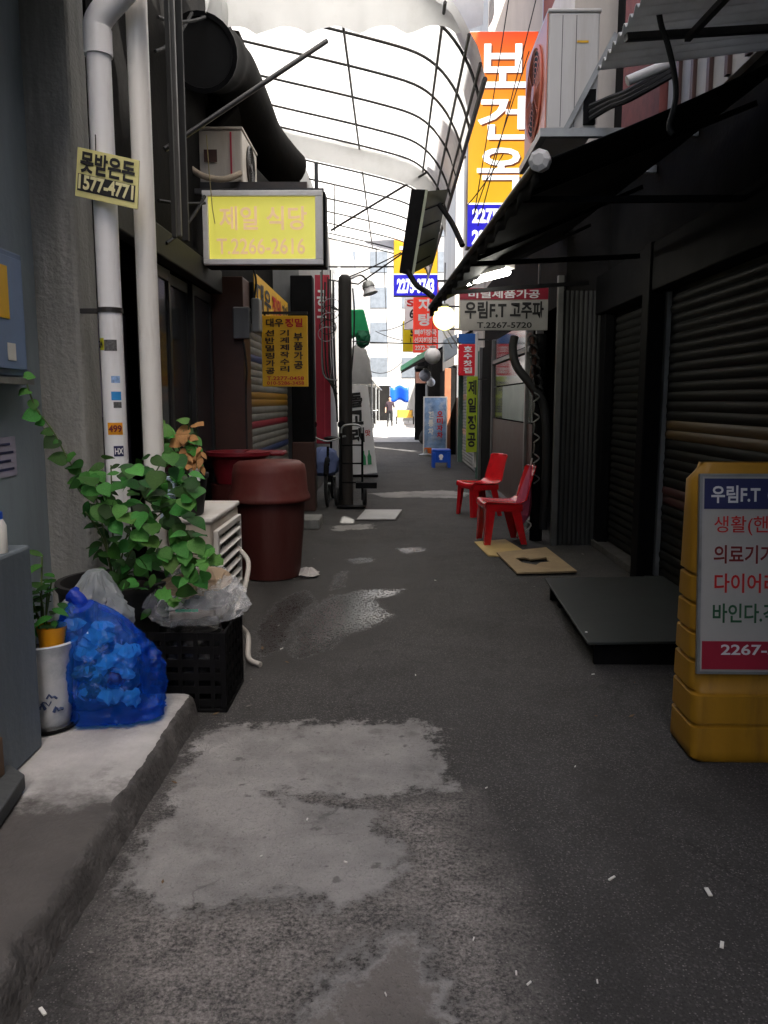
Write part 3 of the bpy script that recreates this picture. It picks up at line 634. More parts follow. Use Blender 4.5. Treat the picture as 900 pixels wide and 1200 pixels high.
rod = single('steel_rod', MB().tube([Yp(193,175,5.6), Yp(383,48,6.3)], .018, 8), m_steel, 'long diagonal dark steel rod from the left wall to the white awning', 'rod', smooth=True)
for k, (px, y0, y1) in enumerate(((197,75,278),(204,120,276),(210,60,282))):
    p, q_ = Yp(px, y0, 5.3+k*.1), Yp(px+5, y1, 5.3+k*.1)
    single('metal_channel', MB().box(p.x-.014-.004*k, p.x+.014+.004*k, p.y, p.y+.03, q_.z, p.z+1.2), m_greydark if k != 1 else m_aludark, ('slim dark', 'dull grey', 'broad dark')[k]+' upright metal channel on the sooty wall behind the cream drain pipe', 'channel', 'upright channels on the sooty wall', bev=.003)
for k, (c0, c1, sg) in enumerate((((185,20),(240,20),.03),((182,60),(225,15),.05),((195,285),(240,230),.04),((186,235),(240,238),.01))):
    single('wall_cable', MB().tube(rope(Yp(*c0,5.6), Yp(*c1,6.1), sg), .012, 6), m_rubber, 'loose black cable on the sooty wall left of the yellow box sign', 'cable', 'cables on the sooty wall', smooth=True)

# ------------------------------------------------------------------ left: pots, bags, plants, crate, floor unit, barrels
def crumple(c, prof, seed, amp=.12, freq=6., lean=(0,0), nu=44, nv=30, squash=1.):
    """closed sack: prof = [(radius, height)], folded by ridged noise"""
    c = Vector(c); mb = MB(); hs = [p[1] for p in prof]; rs = [p[0] for p in prof]
    def fn(u, v):
        h = hs[0]+(hs[-1]-hs[0])*v; r = float(np.interp(h, hs, rs)); a = 2*math.pi*u
        d = Vector((math.cos(a), math.sin(a)*squash, 0))
        n = mnoise.noise((d.x*2+seed, d.y*2, h*freq*.6)); rg = 1-abs(mnoise.noise((d.x*freq*.55+seed, d.y*freq*.55, h*freq*1.5)))*2
        rg2 = 1-abs(mnoise.noise((d.x*freq*1.3+seed*2, d.y*freq*1.3, h*freq*3+7)))*2
        rr = r*(1+amp*n+amp*.6*rg+amp*.3*rg2)
        t = (h-hs[0])/max(1e-6, hs[-1]-hs[0])
        return c+d*rr+Vector((lean[0]*t*t, lean[1]*t*t, h+(.03*n if .05 < v < .97 else 0)))
    mb.surf(fn, nu, nv, wrap=True)
    b0 = [i for i in range(nu)]; t0 = [nv*nu+i for i in range(nu)]
    mb.f += [tuple(reversed(b0)), tuple(t0)]; mb.mi += [0, 0]; return mb
def leaf_mesh(name, mt, kind=0):
    # length along x, 1 unit; heart/oval outline with a folded midrib and drooping tip
    if kind == 0: out = [(0,.0),(-.04,.2),(.08,.4),(.3,.47),(.55,.4),(.8,.2),(1,0)]
    elif kind == 1: out = [(0,0),(.12,.14),(.32,.24),(.55,.22),(.8,.12),(1,0)]
    else: out = [(0,0),(-.05,.3),(.2,.28),(.3,.5),(.5,.3),(.75,.28),(1,0)]
    sm = smooth_pts([(a_, b_, 0) for a_, b_ in out], 3); out = [(p_.x, max(0, p_.y)) for p_ in sm]; vs = []; fs = []
    for x, w in out:
        z = -.22*x*x+.06*x; vs += [(x,w,z+.22*w-.25*w*w),(x,0,z-.02),(x,-w,z+.22*w-.25*w*w)]
    for i in range(len(out)-1):
        b = i*3; fs += [(b,b+1,b+4,b+3),(b+1,b+2,b+5,b+4)]
    me = bpy.data.meshes.new(name); me.from_pydata(vs, [], fs); me.polygons.foreach_set('use_smooth', [True]*len(fs)); me.materials.append(mt); return me
def bend(me, c1, c2, c3):
    for v_ in me.vertices: v_.co.z += c1*v_.co.x**2+c2*v_.co.y*v_.co.x+c3*v_.co.y**2; v_.co.y *= 1+.15*c1
    return me
LEAF = {(k, i, j): bend(leaf_mesh('leaf', (m_leaf+[m_leafdry])[i], k), (-.1,.25,-.3,.05)[j], (.2,-.3,.35,0)[j], (-.5,.3,-.2,-.9)[j]) for k in range(3) for i in range(5) for j in range(4)}
def leaf(root, p, tip, nrm, size, kind=0, mi=0):
    tip = Vector(tip).normalized(); nrm = Vector(nrm); y = nrm.cross(tip)
    if y.length < .05: y = Vector((0,1,0)).cross(tip)
    y.normalize(); z = tip.cross(y)
    o = link(bpy.data.objects.new('leaf', LEAF[(kind, mi, rnd.randrange(4))])); o.parent = root
    M3 = Matrix((tip, y, z)).transposed().to_4x4(); o.matrix_local = Matrix.Translation(Vector(p)-wloc(root)) @ M3 @ Matrix.Diagonal((size, size, size, 1)); return o
def inpoly(px, py, poly):
    r = False; n = len(poly)
    for i in range(n):
        a, b = poly[i], poly[(i+1) % n]
        if (a[1] <= py < b[1]) or (b[1] <= py < a[1]):
            if px < a[0]+(py-a[1])*(b[0]-a[0])/(b[1]-a[1]): r = not r
    return r

# white china pot with its plant, in front of the low wall end
pc = Zp(56, 850, .13); pot = thing('china_pot', 'white china flower pot with blue landscape painting', 'pot', (pc.x, pc.y, .13))
part('pot', MB().lathe([(.085,0),(.095,.02),(.1,.03),(.105,.1),(.118,.3),(.135,.36),(.14,.375),(.13,.38),(.12,.36),(.11,.3)], (pc.x,pc.y,.13), 32, cap=False), mat('white_china', (.5,.52,.53), .25, .12, 5, .02, 10, dirt=(.12,.17,.22), dirt_amt=.5, dscale=9), pot, True)
mk = MB()
for k in range(9):
    a0 = -2.6+k*.21; mk.tube([(pc.x+.112*math.cos(a0+.09*j), pc.y+.112*math.sin(a0+.09*j), .13+.13+.03*mnoise.noise((k*3.1+j*.7,2,0))+.02*(k % 4)-.03) for j in range(5)], .003+.002*(k % 3), 5)
part('painting', mk, mat('cobalt_paint', (.03,.05,.12), .4), pot)
part('saucer', MB().lathe([(.11,.002),(.125,.004),(.13,.018),(.122,.018),(.1,.008)], (pc.x,pc.y,.132), 28, cap=False), m_black, pot, True)
part('soil', MB().lathe([(.115,.33),(.001,.34)], (pc.x,pc.y,.13), 20, cap=False), m_soil, pot)
pp = thing('leafy_plant', 'small leafy plant in an orange plastic cup set in the china pot', 'plant', (pc.x,pc.y,.46))
part('cup', MB().lathe([(.045,0),(.06,.12),(.062,.125),(.056,.12),(.05,.05)], (pc.x+.05,pc.y-.02,.45), 22, cap=False), mat('orange_cup', (.7,.3,.01), .4, .06), pp, True)
stm = MB(); 
for k in range(7):
    a = rnd.uniform(0, 6.3); rr = rnd.uniform(.03,.13); tp = Vector((pc.x+rr*math.cos(a)-.02, pc.y+.05+rr*.6*math.sin(a), rnd.uniform(.66,.9)))
    stm.tube(smooth_pts([(pc.x+.01*k-.03,pc.y,.46),(pc.x+.4*(tp.x-pc.x),pc.y+.02,.6),tp],4), .004, 5)
    for j in range(6):
        th = rnd.uniform(0, 6.3); p = tp-Vector((0,0,.035*j))+Vector((rnd.uniform(-.02,.02),rnd.uniform(-.02,.02),0))
        leaf(pp, p, (math.cos(th),math.sin(th)-.3,rnd.uniform(-.3,.4)), (.2,-.3,1), rnd.uniform(.06,.1), 1, rnd.choice((0,2,2,0,1)))
part('stem', stm, m_stem, pp, True)
# clear white sack behind
single('clear_sack', crumple((-1.38,3.5,.13), [(.1,0),(.17,.05),(.18,.2),(.14,.42),(.07,.56),(.03,.62)], 3.3, .25, 10, (.05,0), 80, 50), film('cloudy_clear_film', (.55,.6,.62), .55, .2, .4), 'cloudy translucent plastic sack slumped behind the china pot', 'sack', smooth=True)
# blue rubbish bag
bc = Zp(135, 838, .13); bb = thing('rubbish_bag', 'bulging blue translucent rubbish bag on the cement platform', 'rubbish bag', (bc.x, bc.y, .13))
part('bag', crumple((bc.x,bc.y,.132), [(.14,0),(.195,.02),(.2,.12),(.19,.26),(.17,.36),(.125,.43),(.08,.48),(.05,.51)], 1.7, .22, 11, (-.12,0), 110, 80, .8), film('blue_film', (.006,.1,.6), .4, .07, .3, (.22,.6,1.)), bb, True)
rb2 = random.Random(3)
for k in range(22):
    h_ = rb2.uniform(.02,.42); an = rb2.uniform(-2.9,-.2); rr = (.16 if h_ < .3 else .1)*rb2.uniform(.55,.78)
    cc_ = Vector((bc.x+rr*math.cos(an)-.16*(h_/.58)**2, bc.y+.8*rr*math.sin(an), .13+h_)); w_ = rb2.uniform(.03,.052)
    part('rubbish', crumple(cc_-Vector((0,0,w_*.6)), [(.008,0),(w_*.8,w_*.2),(w_,w_*.6),(w_*.7,w_*1.1),(.01,w_*1.3)], k*2.7, .45, 22, nu=18, nv=10, squash=rb2.uniform(.4,1.2)), rb2.choice((m_white,m_white,m_paper,m_card,m_redboard,m_white)), bb)
part('knot', MB().tube(smooth_pts([(bc.x-.115,bc.y,.62),(bc.x-.13,bc.y-.01,.655),(bc.x-.16,bc.y,.675)],3), [.05]+[.03]*5+[.04], 8), film('blue_film_dense', (.01,.06,.6), .9, .2, .3), bb, True)

# big climbing plant in a tall black planter
pr = thing('planter', 'tall black rubber planter holding the climbing plant', 'planter', (-1.42,3.98,0))
part('tub', MB().lathe([(.2,0),(.24,.02),(.27,.55),(.285,.57),(.285,.6),(.26,.6),(.25,.5)], (-1.42,3.98,0), 28, cap=False), m_rubber, pr, True)
part('soil', MB().lathe([(.25,.54),(.001,.56)], (-1.42,3.98,0), 20, cap=False), m_soil, pr)
vn = thing('climbing_plant', 'bushy green climbing plant with round leaves spilling over the crate', 'plant', (-1.42,3.98,.55))
stm = MB(); root0 = Vector((-1.42,3.98,.56))
def twig(pts): stm.tube(smooth_pts(pts, 5), [.006]*3+[.004]*(5*(len(pts)-1)-2), 5)
vine = [Yp(28,440,3.9), Yp(42,478,3.9), Yp(62,505,3.9), Yp(84,545,3.9), Yp(110,575,3.95)]
twig([root0]+vine[::-1])
for p, kk in zip(smooth_pts(vine, 4), range(99)):
    if kk % 3 == 1: continue
    leaf(vn, p, (rnd.uniform(-1,1),rnd.uniform(-.8,.1),rnd.uniform(-.6,.2)), (.3,-.8,.6), rnd.uniform(.05,.085), 0, rnd.choice((0,1,3)))
    if kk > 8: leaf(vn, p, (rnd.uniform(-1,1),-.5,rnd.uniform(-.6,.2)), (.3,-.8,.6), rnd.uniform(.07,.1), 0, rnd.choice((0,1,2)))
for tgt in ((190,540),(225,575),(240,650),(200,700),(130,545),(160,620),(215,655),(100,600)):
    e = Yp(*tgt, rnd.uniform(3.75,4.1)); twig([root0, root0.lerp(e,.4)+Vector((0,0,.1)), e])
mass = [(85,560),(130,535),(200,528),(232,560),(225,600),(242,640),(252,660),(220,700),(190,730),(160,705),(125,670),(95,630),(105,590)]
cnt = 0
while cnt < 245:
    px, py = rnd.uniform(80,255), rnd.uniform(525,730)
    if not inpoly(px, py, mass): continue
    cnt += 1; Y = rnd.uniform(3.6, 4.15)
    leaf(vn, Yp(px,py,Y), (rnd.uniform(-1,1)+.2,rnd.uniform(-1,.2),rnd.uniform(-.9,.3)), (.35+rnd.uniform(-.4,.4),-.6+rnd.uniform(-.4,.4),.9), rnd.uniform(.055,.1), rnd.choice((0,0,1)), 2 if Y > 3.98 else rnd.choice((0,0,1,2,0)))  # leaves deeper in the bush take the darkest green as inner shade
for px, py in ((125,575),(148,600),(152,612),(170,608),(165,628),(184,622),(178,640),(197,650),(215,645),(205,662),(226,668),(222,655),(232,640),(138,620),(120,600),(205,540),(222,592),(190,560),(160,556)):
    leaf(vn, Yp(px-6,py-8,3.62), (rnd.uniform(-.2,.9),-.55,rnd.uniform(-.8,-.3)), (.2,-.75,.75), rnd.uniform(.07,.105), 0, rnd.choice((1,3,1)))
for px, py in ((203,702),(200,697),(210,704),(240,648),(247,652),(236,655)):
    leaf(vn, Yp(px,py,3.6), (rnd.uniform(-1,1),-.5,rnd.uniform(-.4,.3)), (.1,-.8,.6), .08, 2, 3)
part('stem', stm, m_stem, vn, True)

# black crate with a clear bag on it
cr = thing('plastic_crate', 'black lattice plastic crate on the ground past the platform end', 'crate', (-1.0,4.0,0))
cx0, cx1, cy0, cy1, ch = -1.24, -.80, 3.70, 4.14, .40
mb = MB().box(cx0,cx1,cy0,cy1,.001,.02)
for x, y in ((cx0,cy0),(cx1-.03,cy0),(cx0,cy1-.03),(cx1-.03,cy1-.03)): mb.box(x,x+.03,y,y+.03,.02,ch)
part('frame', mb, m_black, cr, bev=.004)
for k in range(6):
    z = .03+k*.066
    part('rail', MB().box(cx0+.002,cx1-.002,cy0+.004,cy0+.016,z,z+.036 if k < 5 else ch-.002), m_black, cr)
    part('rail', MB().box(cx1-.016,cx1-.004,cy0+.031,cy1-.031,z,z+.036 if k < 5 else ch-.002), m_black, cr)
for k in range(5):
    y = cy0+.06+k*.075
    part('upright', MB().box(cx1-.0165,cx1-.001,y,y+.018,.021,ch-.003), m_black, cr); part('upright', MB().box(cx0+.05+k*.078,cx0+.07+k*.078,cy0+.001,cy0+.0165,.021,ch-.003), m_black, cr)
single('black_sack', crumple((-1.02,3.93,.03), [(.12,0),(.17,.05),(.18,.2),(.14,.34),(.02,.36)], 5.5, .15, 10), film('black_film', (.02,.02,.022), .96, .25, .1), 'black plastic sack of rubbish stuffed inside the lattice crate', 'sack', smooth=True)
cb = thing('clear_bag', 'clear crinkled plastic bag of waste paper lying on the black crate', 'bag', (-1.0,3.95,.4))
part('film', crumple((-1.0,3.93,.40), [(.08,0),(.19,.02),(.225,.08),(.2,.16),(.13,.22),(.03,.25)], 8.1, .28, 13, (.05,.05), 100, 50, .85), film('clear_film', (.8,.82,.83), .3, .08, .2), cb, True)
for k, (dx, dz, r, mt) in enumerate(((-.03,.1,.11,m_card),(.08,.13,.08,m_card),(-.1,.03,.08,m_paper),(.06,.03,.09,mat('grey_waste', (.2,.2,.21), .7)))):
    part('waste_paper', crumple((-1.0+dx,3.94,.42+dz), [(.01,0),(r,.03),(r*.9,.08),(.02,.12)], 3.3*k, .4, 12, nu=18, nv=8), mt, cb)
part('green_tape', MB().obox((-.99,3.735,.50), (.055,0,.002), (0,.001,0), (0,0,.007)), mat('green_tape', (.02,.4,.2), .5), cb)

# louvred condenser on the floor with pots on its lid
fa = thing('outdoor_unit', 'rusty cream louvred air conditioner standing on the ground behind the crate', 'air conditioner', (-1.2,4.9,0))
X0, X1, Y0, Y1, Z0, Z1 = -1.36, -1.02, 4.42, 5.22, .2, .82
part('case', MB().box(X0,X1,Y0,Y1,Z0,Z1), m_acold, fa, bev=.015); part('lid', MB().box(X0-.01,X1+.012,Y0-.012,Y1+.01,Z1,Z1+.03), m_acw, fa, bev=.01)
part('grille_frame', MB().box(X1+.001,X1+.03,Y0+.05,Y0+.09,Z0+.06,Z1-.05).box(X1+.001,X1+.03,Y1-.09,Y1-.05,Z0+.06,Z1-.05).box(X1+.001,X1+.03,Y0+.09,Y1-.09,Z1-.09,Z1-.05).box(X1+.001,X1+.03,Y0+.09,Y1-.09,Z0+.06,Z0+.1), m_acw, fa, bev=.006)
part('fan_well', MB().box(X1+.0005,X1+.004,Y0+.09,Y1-.09,Z0+.1,Z1-.09), m_hole, fa)
for k in range(6): part('louvre', MB().obox((X1+.02,(Y0+Y1)/2,Z0+.15+k*.068), (.012,0,-.008), (0,.31,0), (.003,0,.006)), m_acw, fa)
g = MB()
for k in range(1,5): g.tube([(X1+.008, 4.7+.04*k*math.cos(t_), .56+.04*k*math.sin(t_)) for t_ in np.linspace(0,6.283,21)[:-1]], .003, 4, closed=True)
part('guard', g, m_galv, fa)
for y in (Y0+.08, Y1-.12): part('foot', MB().box(X0+.02,X1-.02,y,y+.05,.001,Z0), m_kerbdark, fa)
part('hose', MB().tube(smooth_pts([(X1+.02,5.1,.55),(X1+.1,5.0,.48),(X1+.11,4.8,.36),(X1+.1,4.55,.24),(-.86,4.6,.12),(-.83,4.45,.03),(-.75,4.38,.013)],6), .016, 8), mat('grey_hose', (.42,.4,.36), .6, .1), fa, True)
bp_ = thing('black_pot', 'black plastic flower pot with a drying leafy plant on the floor air conditioner', 'pot', (-1.19,4.55,.85))
part('pot', MB().lathe([(.09,0),(.1,.01),(.125,.21),(.135,.215),(.135,.24),(.12,.24),(.11,.18)], (-1.19,4.55,.852), 24, cap=False), m_rubber, bp_, True)
part('soil', MB().lathe([(.118,.2),(.001,.21)], (-1.19,4.55,.852), 18, cap=False), m_soil, bp_)
part('plant_tag', MB().box(-1.13,-1.07,4.413,4.416,1.06,1.13), m_white, bp_)
pd = thing('potted_plant', 'pale green plant with browned leaves growing in the black pot', 'plant', (-1.19,4.55,1.06)); stm = MB()
for k in range(8):
    e = Yp(rnd.uniform(176,232), rnd.uniform(478,535), rnd.uniform(4.35,4.6)); b0 = Vector((-1.19+rnd.uniform(-.06,.06),4.55,1.06))
    stm.tube(smooth_pts([b0, b0.lerp(e,.5)+Vector((rnd.uniform(-.04,.04),0,.03)), e],4), .004, 5)
    for j in range(5):
        p = b0.lerp(e, .4+.15*j); dry = p.x > -1.2 and rnd.random() < .5
        leaf(pd, p, (rnd.uniform(-1,1),rnd.uniform(-1,.2),rnd.uniform(-.7,.3)), (.2,-.6,.8), rnd.uniform(.06,.1), rnd.choice((0,2)), 4 if dry else rnd.choice((3,1,3)))
for j in range(14):
    leaf(pd, Yp(rnd.uniform(212,240), rnd.uniform(522,552), 4.4), (rnd.uniform(-.6,1),rnd.uniform(-.6,.2),rnd.uniform(-1,.2)), (.2,-.6,.6), rnd.uniform(.05,.08), 1, 4)
part('stem', stm, m_stem, pd, True)
cu = Yp(210,570,4.32)
single('enamel_mug', MB().lathe([(.04,0),(.048,.005),(.055,.1),(.06,.103),(.06,.11),(.052,.108),(.045,.02)], (-1.235,4.33,.98), 22, cap=False).lathe([(.045,.0),(.05,-.03),(.06,-.13)], (-1.235,4.33,.98), 16), [mat('pale_blue_enamel', (.4,.5,.62), .3, .06)], 'pale blue mug with white rim tucked among the leaves by the black pot', 'mug', smooth=True)

# maroon barrels
bl = Zp(305, 655); bl.z = 0; bx, by = -1.05, 6.78
br = thing('lidded_barrel', 'big maroon plastic barrel with a domed lid beside the puddle', 'barrel', (bx,by,0))
part('barrel', MB().lathe([(.22,0),(.25,.01),(.285,.4),(.3,.68),(.3,.72)], (bx,by,.002), 40), m_maroon, br, True)
part('lid', MB().lathe([(.345,.665),(.35,.68),(.345,.7),(.325,.74),(.315,.9),(.3,.965),(.26,.995),(.1,1.005),(.001,1.006)], (bx,by,.002), 40, cap=False), mat('maroon_lid', (.1,.022,.018), .55, .15, 4, .15, 25, dirt=(.15,.085,.07), dirt_amt=.45, dscale=3, spec=.25), br, True)
tb = thing('open_barrel', 'dark maroon barrel with red tub on top behind the lidded barrel', 'barrel', (-1.38,7.05,0))
part('barrel', MB().lathe([(.19,0),(.21,.01),(.24,.5),(.25,.78)], (-1.36,7.05,.002), 32), m_maroon, tb, True)
part('tub', MB().lathe([(.2,.785),(.24,1.0),(.29,1.03),(.29,1.06),(.25,1.06),(.22,.9),(.001,.86)], (-1.36,7.05,.002), 32, cap=False), m_redtub, tb, True)
part('rim_board', MB().box(-1.3,-.95,7.02,7.22,1.02,1.065), m_redtub, tb, bev=.02)
single('concrete_block', MB().box(-1.2,-.86,9.3,9.75,.001,.12), m_conc, 'low grey concrete block on the ground past the barrels', 'block', bev=.015)
single('crumpled_tissue', crumple((-.72,6.75,.004), [(.05,0),(.075,.02),(.06,.04),(.04,.06),(.01,.075)], 2.2, .6, 16, nu=30, nv=14), mat('dirty_tissue', (.38,.36,.34), .8, .2), 'crumpled dirty white tissue at the foot of the lidded barrel', 'tissue', smooth=True)

# cast cover in the paving
mh = [Zp(*p, .012) for p in ((418,609),(463,609),(471,598),(428,598))]
ml = thing('drain_cover', 'flat pale square drain cover set in the asphalt', 'cover', (mh[0]+mh[2])/2-Vector((0,0,.005)))
part('plate', MB().prism(mh, (0,0,.012)), mat('pale_plate', (.42,.42,.41), .6, .12, 6, .2, 40, dirt=(.2,.2,.19), dirt_amt=.5), ml, bev=.004)
ctr = (mh[0]+mh[2])/2
part('rim', MB().prism([ctr+(p-ctr)*1.08-Vector((0,0,.008)) for p in mh], (0,0,.008)), m_kerbdark, ml)

# bicycle, hand truck and pole
def wheel(root, c, r, ax=(1,0,0), w=.022):
    c = Vector(c); ax = Vector(ax); e1 = Vector((0,1,0)); e2 = Vector((0,0,1))
    ring = [c+e1*r*math.cos(t_)+e2*r*math.sin(t_) for t_ in np.linspace(0,2*math.pi,29)[:-1]]
    wo = part('wheel', MB().tube(ring, w, 8, closed=True), m_rubber, root, True)
    s = MB()
    for k in range(12): s.bar(c, c+(e1*math.cos(k*.5236)+e2*math.sin(k*.5236))*r, .004)
    part('spokes', s, m_galv, wo); part('hub', MB().tube([c-ax*.05, c+ax*.05], .02, 8), m_galv, wo, True)
    return wo
bk = thing('bicycle', 'black bicycle with a blue bundle parked between the dark post and the pole', 'bicycle', (-.93,11.5,0))
wheel(bk, (-.93,11.35,.33), .31); wheel(bk, (-.93,12.4,.33), .31)
part('frame', MB().tube([(-.93,11.5,.85),(-.93,11.35,.33)],.018,8).tube([(-.93,11.48,.78),(-.93,11.95,.35)],.018,8).tube([(-.93,11.48,.8),(-.93,12.1,.78)],.016,8).tube([(-.93,12.15,.9),(-.93,11.95,.35)],.016,8).tube([(-.93,11.95,.35),(-.93,12.4,.33)],.014,8).tube([(-.93,12.1,.78),(-.93,12.4,.33)],.012,8), m_black, bk, True)
part('handlebar', MB().tube(smooth_pts([(-1.2,11.62,.98),(-1.16,11.5,1.0),(-.93,11.45,.93),(-.7,11.5,1.0),(-.66,11.62,.98)],5), .013, 8), m_galv, bk, True)
part('saddle', MB().lathe([(.01,0),(.1,.02),(.12,.05),(.06,.07),(.001,.075)], (-.93,12.18,.9), 18, cap=False), m_rubber, bk, True)
for s in (-1,1): part('mirror', MB().tube([(-.93+.18*s,11.47,1.0),(-.93+.2*s,11.45,1.16)],.006,6).lathe([(.05,0),(.055,.01),(.02,.02)], (-.93+.2*s,11.45,1.17), 14, (0,-1,.1)), m_black, bk, True)
part('mudguard', MB().tube([(-.93,11.35+.36*math.cos(t_),.33+.36*math.sin(t_)) for t_ in np.linspace(.2,2.7,12)], .03, 6), m_black, bk, True)
single('blue_bundle', crumple((-1.02,11.7,.42), [(.1,0),(.2,.05),(.22,.2),(.17,.36),(.03,.42)], 4.2, .2, 8, nu=30, nv=16), mat('dusty_blue_cloth', (.13,.17,.33), .8, .25, 6, .2, 30), 'dusty blue cloth bundle resting on the bicycle', 'bundle', smooth=True)
ht = thing('hand_truck', 'black hand truck leaning on the dark pole', 'hand truck', (-.55,11.35,0))
for x in (-.73,-.43): part('rail', MB().tube([(x,11.33,.1),(x,11.4,1.05)], .016, 8), m_black, ht, True)
part('handle', MB().tube(smooth_pts([(-.73,11.4,1.05),(-.72,11.41,1.12),(-.66,11.42,1.165),(-.5,11.42,1.165),(-.44,11.41,1.12),(-.43,11.4,1.05)],5), .014, 8), m_galv, ht, True)
for z in (.35,.62,.88): part('crossbar', MB().tube([(-.73,11.33+.07*z,z),(-.43,11.33+.07*z,z)], .012, 8), m_black, ht, True)
part('toe_plate', MB().box(-.78,-.38,11.08,11.3,.02,.035).box(-.52,-.22,11.2,11.32,.28,.36), m_black, ht, bev=.004)
for x in (-.8,-.4): part('wheel', MB().lathe([(.05,-.03),(.11,-.03),(.13,-.015),(.13,.015),(.11,.03),(.05,.03)], (x,11.42,.135), 22, (1,0,0)), m_rubber, ht, True)
po = thing('utility_pole', 'dark sleeved utility pole wound with hanging cables', 'pole', (-.66,11.62,0))
zt = Yp(405,322,11.6).z
part('sleeve', MB().lathe([(.108,0),(.108,.02),(.1,.6),(.094,zt-.1),(.085,zt-.03),(.05,zt)], (-.68,11.62,0), 24), mat('black_pole_sleeve', (.02,.018,.016), .7, .3, 5, .3, 20, dirt=(.06,.04,.025), dirt_amt=.5, streak=True), po, True)
for k in range(7):
    x = -.85-.03*k+rnd.uniform(-.01,.01)
    part('cable', MB().tube(smooth_pts([(x,11.75,zt+rnd.uniform(-.1,.1)),(x+rnd.uniform(-.02,.02),11.7,2.6),(x+.02,11.72,1.9),(-.8,11.66,1.2+.1*k)],5), rnd.uniform(.008,.016), 6), rnd.choice((m_rubber,m_steel,m_greyfront)), po, True)
part('cable', MB().tube(smooth_pts([(-.56,11.5,zt-.2),(-.54,11.5,2.7),(-.56,11.5,2.2),(-.6,11.52,1.8)],5), .012, 6), m_rubber, po, True)
for k in range(5): part('wire_coil', MB().tube([(-.95+.12*math.cos(t_)+.02*k, 11.68+.03*math.sin(t_*2), 2.45+.1*k+.1*math.sin(t_)) for t_ in np.linspace(0,6.283,16)[:-1]], .006, 5, closed=True), m_rubber if k % 2 else mat('grey_wire', (.3,.3,.32), .6), po, True)

# ------------------------------------------------------------------ right side
bR = thing('building', 'dark shuttered workshop building behind the amber standing sign', 'building', (3.5,2.5,0))
part('wall', MB().box(2.162,6,-8,-.01,2.75,14), m_dark, bR); part('wall', MB().box(2.16,6,0,4.6,2.75,8.6), m_dark, bR); part('wall', MB().box(2.161,6,4.61,8.28,2.75,5.9), m_dark, bR); part('upper_wall', MB().box(2.7,6,4.61,8.28,5.91,10.6), m_dark, bR)  # storeys out of view, raised to keep direct sun off the alley
part('back_wall', MB().box(2.3,6,-8,8.28,0,2.74), m_hole, bR)
part('post', MB().box(2.02,2.18,6.5,6.68,0,2.74), m_black, bR, bev=.01)
part('post', MB().box(2.1,2.2,8.1,8.27,0,2.74), m_black, bR, bev=.01)
part('sill', MB().box(2.08,2.3,-2,8.27,0,.07), m_kerbdark, bR, bev=.008)
part('shutter_box', MB().box(2.04,2.3,-2,8.27,2.36,2.73), m_black, bR, bev=.01)
m_sl_amb = mat('dull_amber_slat', (.12,.07,.02), .5, .15, 3, .08, 40); m_sl_mar = mat('dull_maroon_slat', (.07,.02,.02), .5, .15, 3, .08, 40)
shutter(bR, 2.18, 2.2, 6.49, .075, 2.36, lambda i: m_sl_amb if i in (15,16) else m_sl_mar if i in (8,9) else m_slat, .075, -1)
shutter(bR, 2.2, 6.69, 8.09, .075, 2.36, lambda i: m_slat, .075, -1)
part('lock_plate', MB().box(2.135,2.15,4.3,4.5,.5,.6), m_galv, bR, bev=.004); part('pull_handle', MB().tube(smooth_pts([(2.15,4.7,.2),(2.11,4.7,.22),(2.11,4.95,.22),(2.15,4.95,.2)],4), .01, 6), m_steel, bR, True)
part('guide_rail', MB().box(2.15,2.185,6.44,6.495,.08,2.35).box(2.15,2.185,6.69,6.73,.08,2.35), m_alu, bR)
m_brickR = m_brick
part('brick_pier', MB().box(2.05,2.155,6.55,7.6,3.6,5.85), m_brickR, bR)
part('cladding', MB().box(2.1,2.155,4.9,6.5,3.5,4.4), m_beige, bR)
for k in range(5): part('batten', MB().box(2.07,2.098,5.0+k*.3,5.05+k*.3,3.51,4.4), m_brown, bR)

bG = thing('building', 'glazed tea shop front with aluminium door behind the red chairs', 'building', (3.2,12,0))
part('wall', MB().box(1.75,6,8.31,15.5,2.5,3.6), m_dark, bG); part('wall', MB().box(1.751,6,8.31,15.5,3.6,5.8), m_beige, bG); part('upper_wall', MB().box(2.7,6,8.31,15.5,5.81,10.6), m_brick, bG)  # lowest wall band coloured dark for the shade under the awning
part('back_wall', MB().box(2.6,6,8.5,15.5,0,2.49), m_dark, bG)
part('return_wall', MB().box(1.72,2.6,8.31,8.5,0,2.49), m_greydark, bG)
cw = MB(); cw.surf(lambda u, v: (1.7+.42*u, 8.29-.012*abs(math.sin(u*math.pi*9)), v*2.6), 108, 1)
part('corrugated_panel', cw, m_greydark, bG)
part('edge_post', MB().box(1.66,1.72,8.26,8.32,0,2.75), m_aludark, bG, bev=.005)
for y0, y1 in ((9.3,9.38),(10.0,10.1),(13.4,13.48),(15.3,15.4)): part('frame_post', MB().box(1.64,1.72,y0,y1,.0,2.5), m_aludark, bG, bev=.006)
part('transom', MB().box(1.65,1.71,9.38,10.0,2.1,2.16).box(1.65,1.71,10.1,13.4,2.1,2.16), m_aludark, bG, bev=.004)
part('threshold', MB().box(1.6,1.76,9.38,10.0,0,.1).box(1.6,1.76,10.1,13.4,0,.1), m_aludark, bG, bev=.006)
part('brown_panel', MB().box(1.67,1.69,10.1,13.4,.1,1.22), m_brown, bG); part('brown_panel', MB().box(1.67,1.69,9.38,10.0,.1,1.22), m_brown, bG)
m_frost = mat('frosted_green_glass', (.14,.21,.18), .25, .1, 3, .02, 10, trans=.3)
part('frosted_pane', MB().box(1.672,1.684,10.12,12.3,1.24,1.72), m_frost, bG)
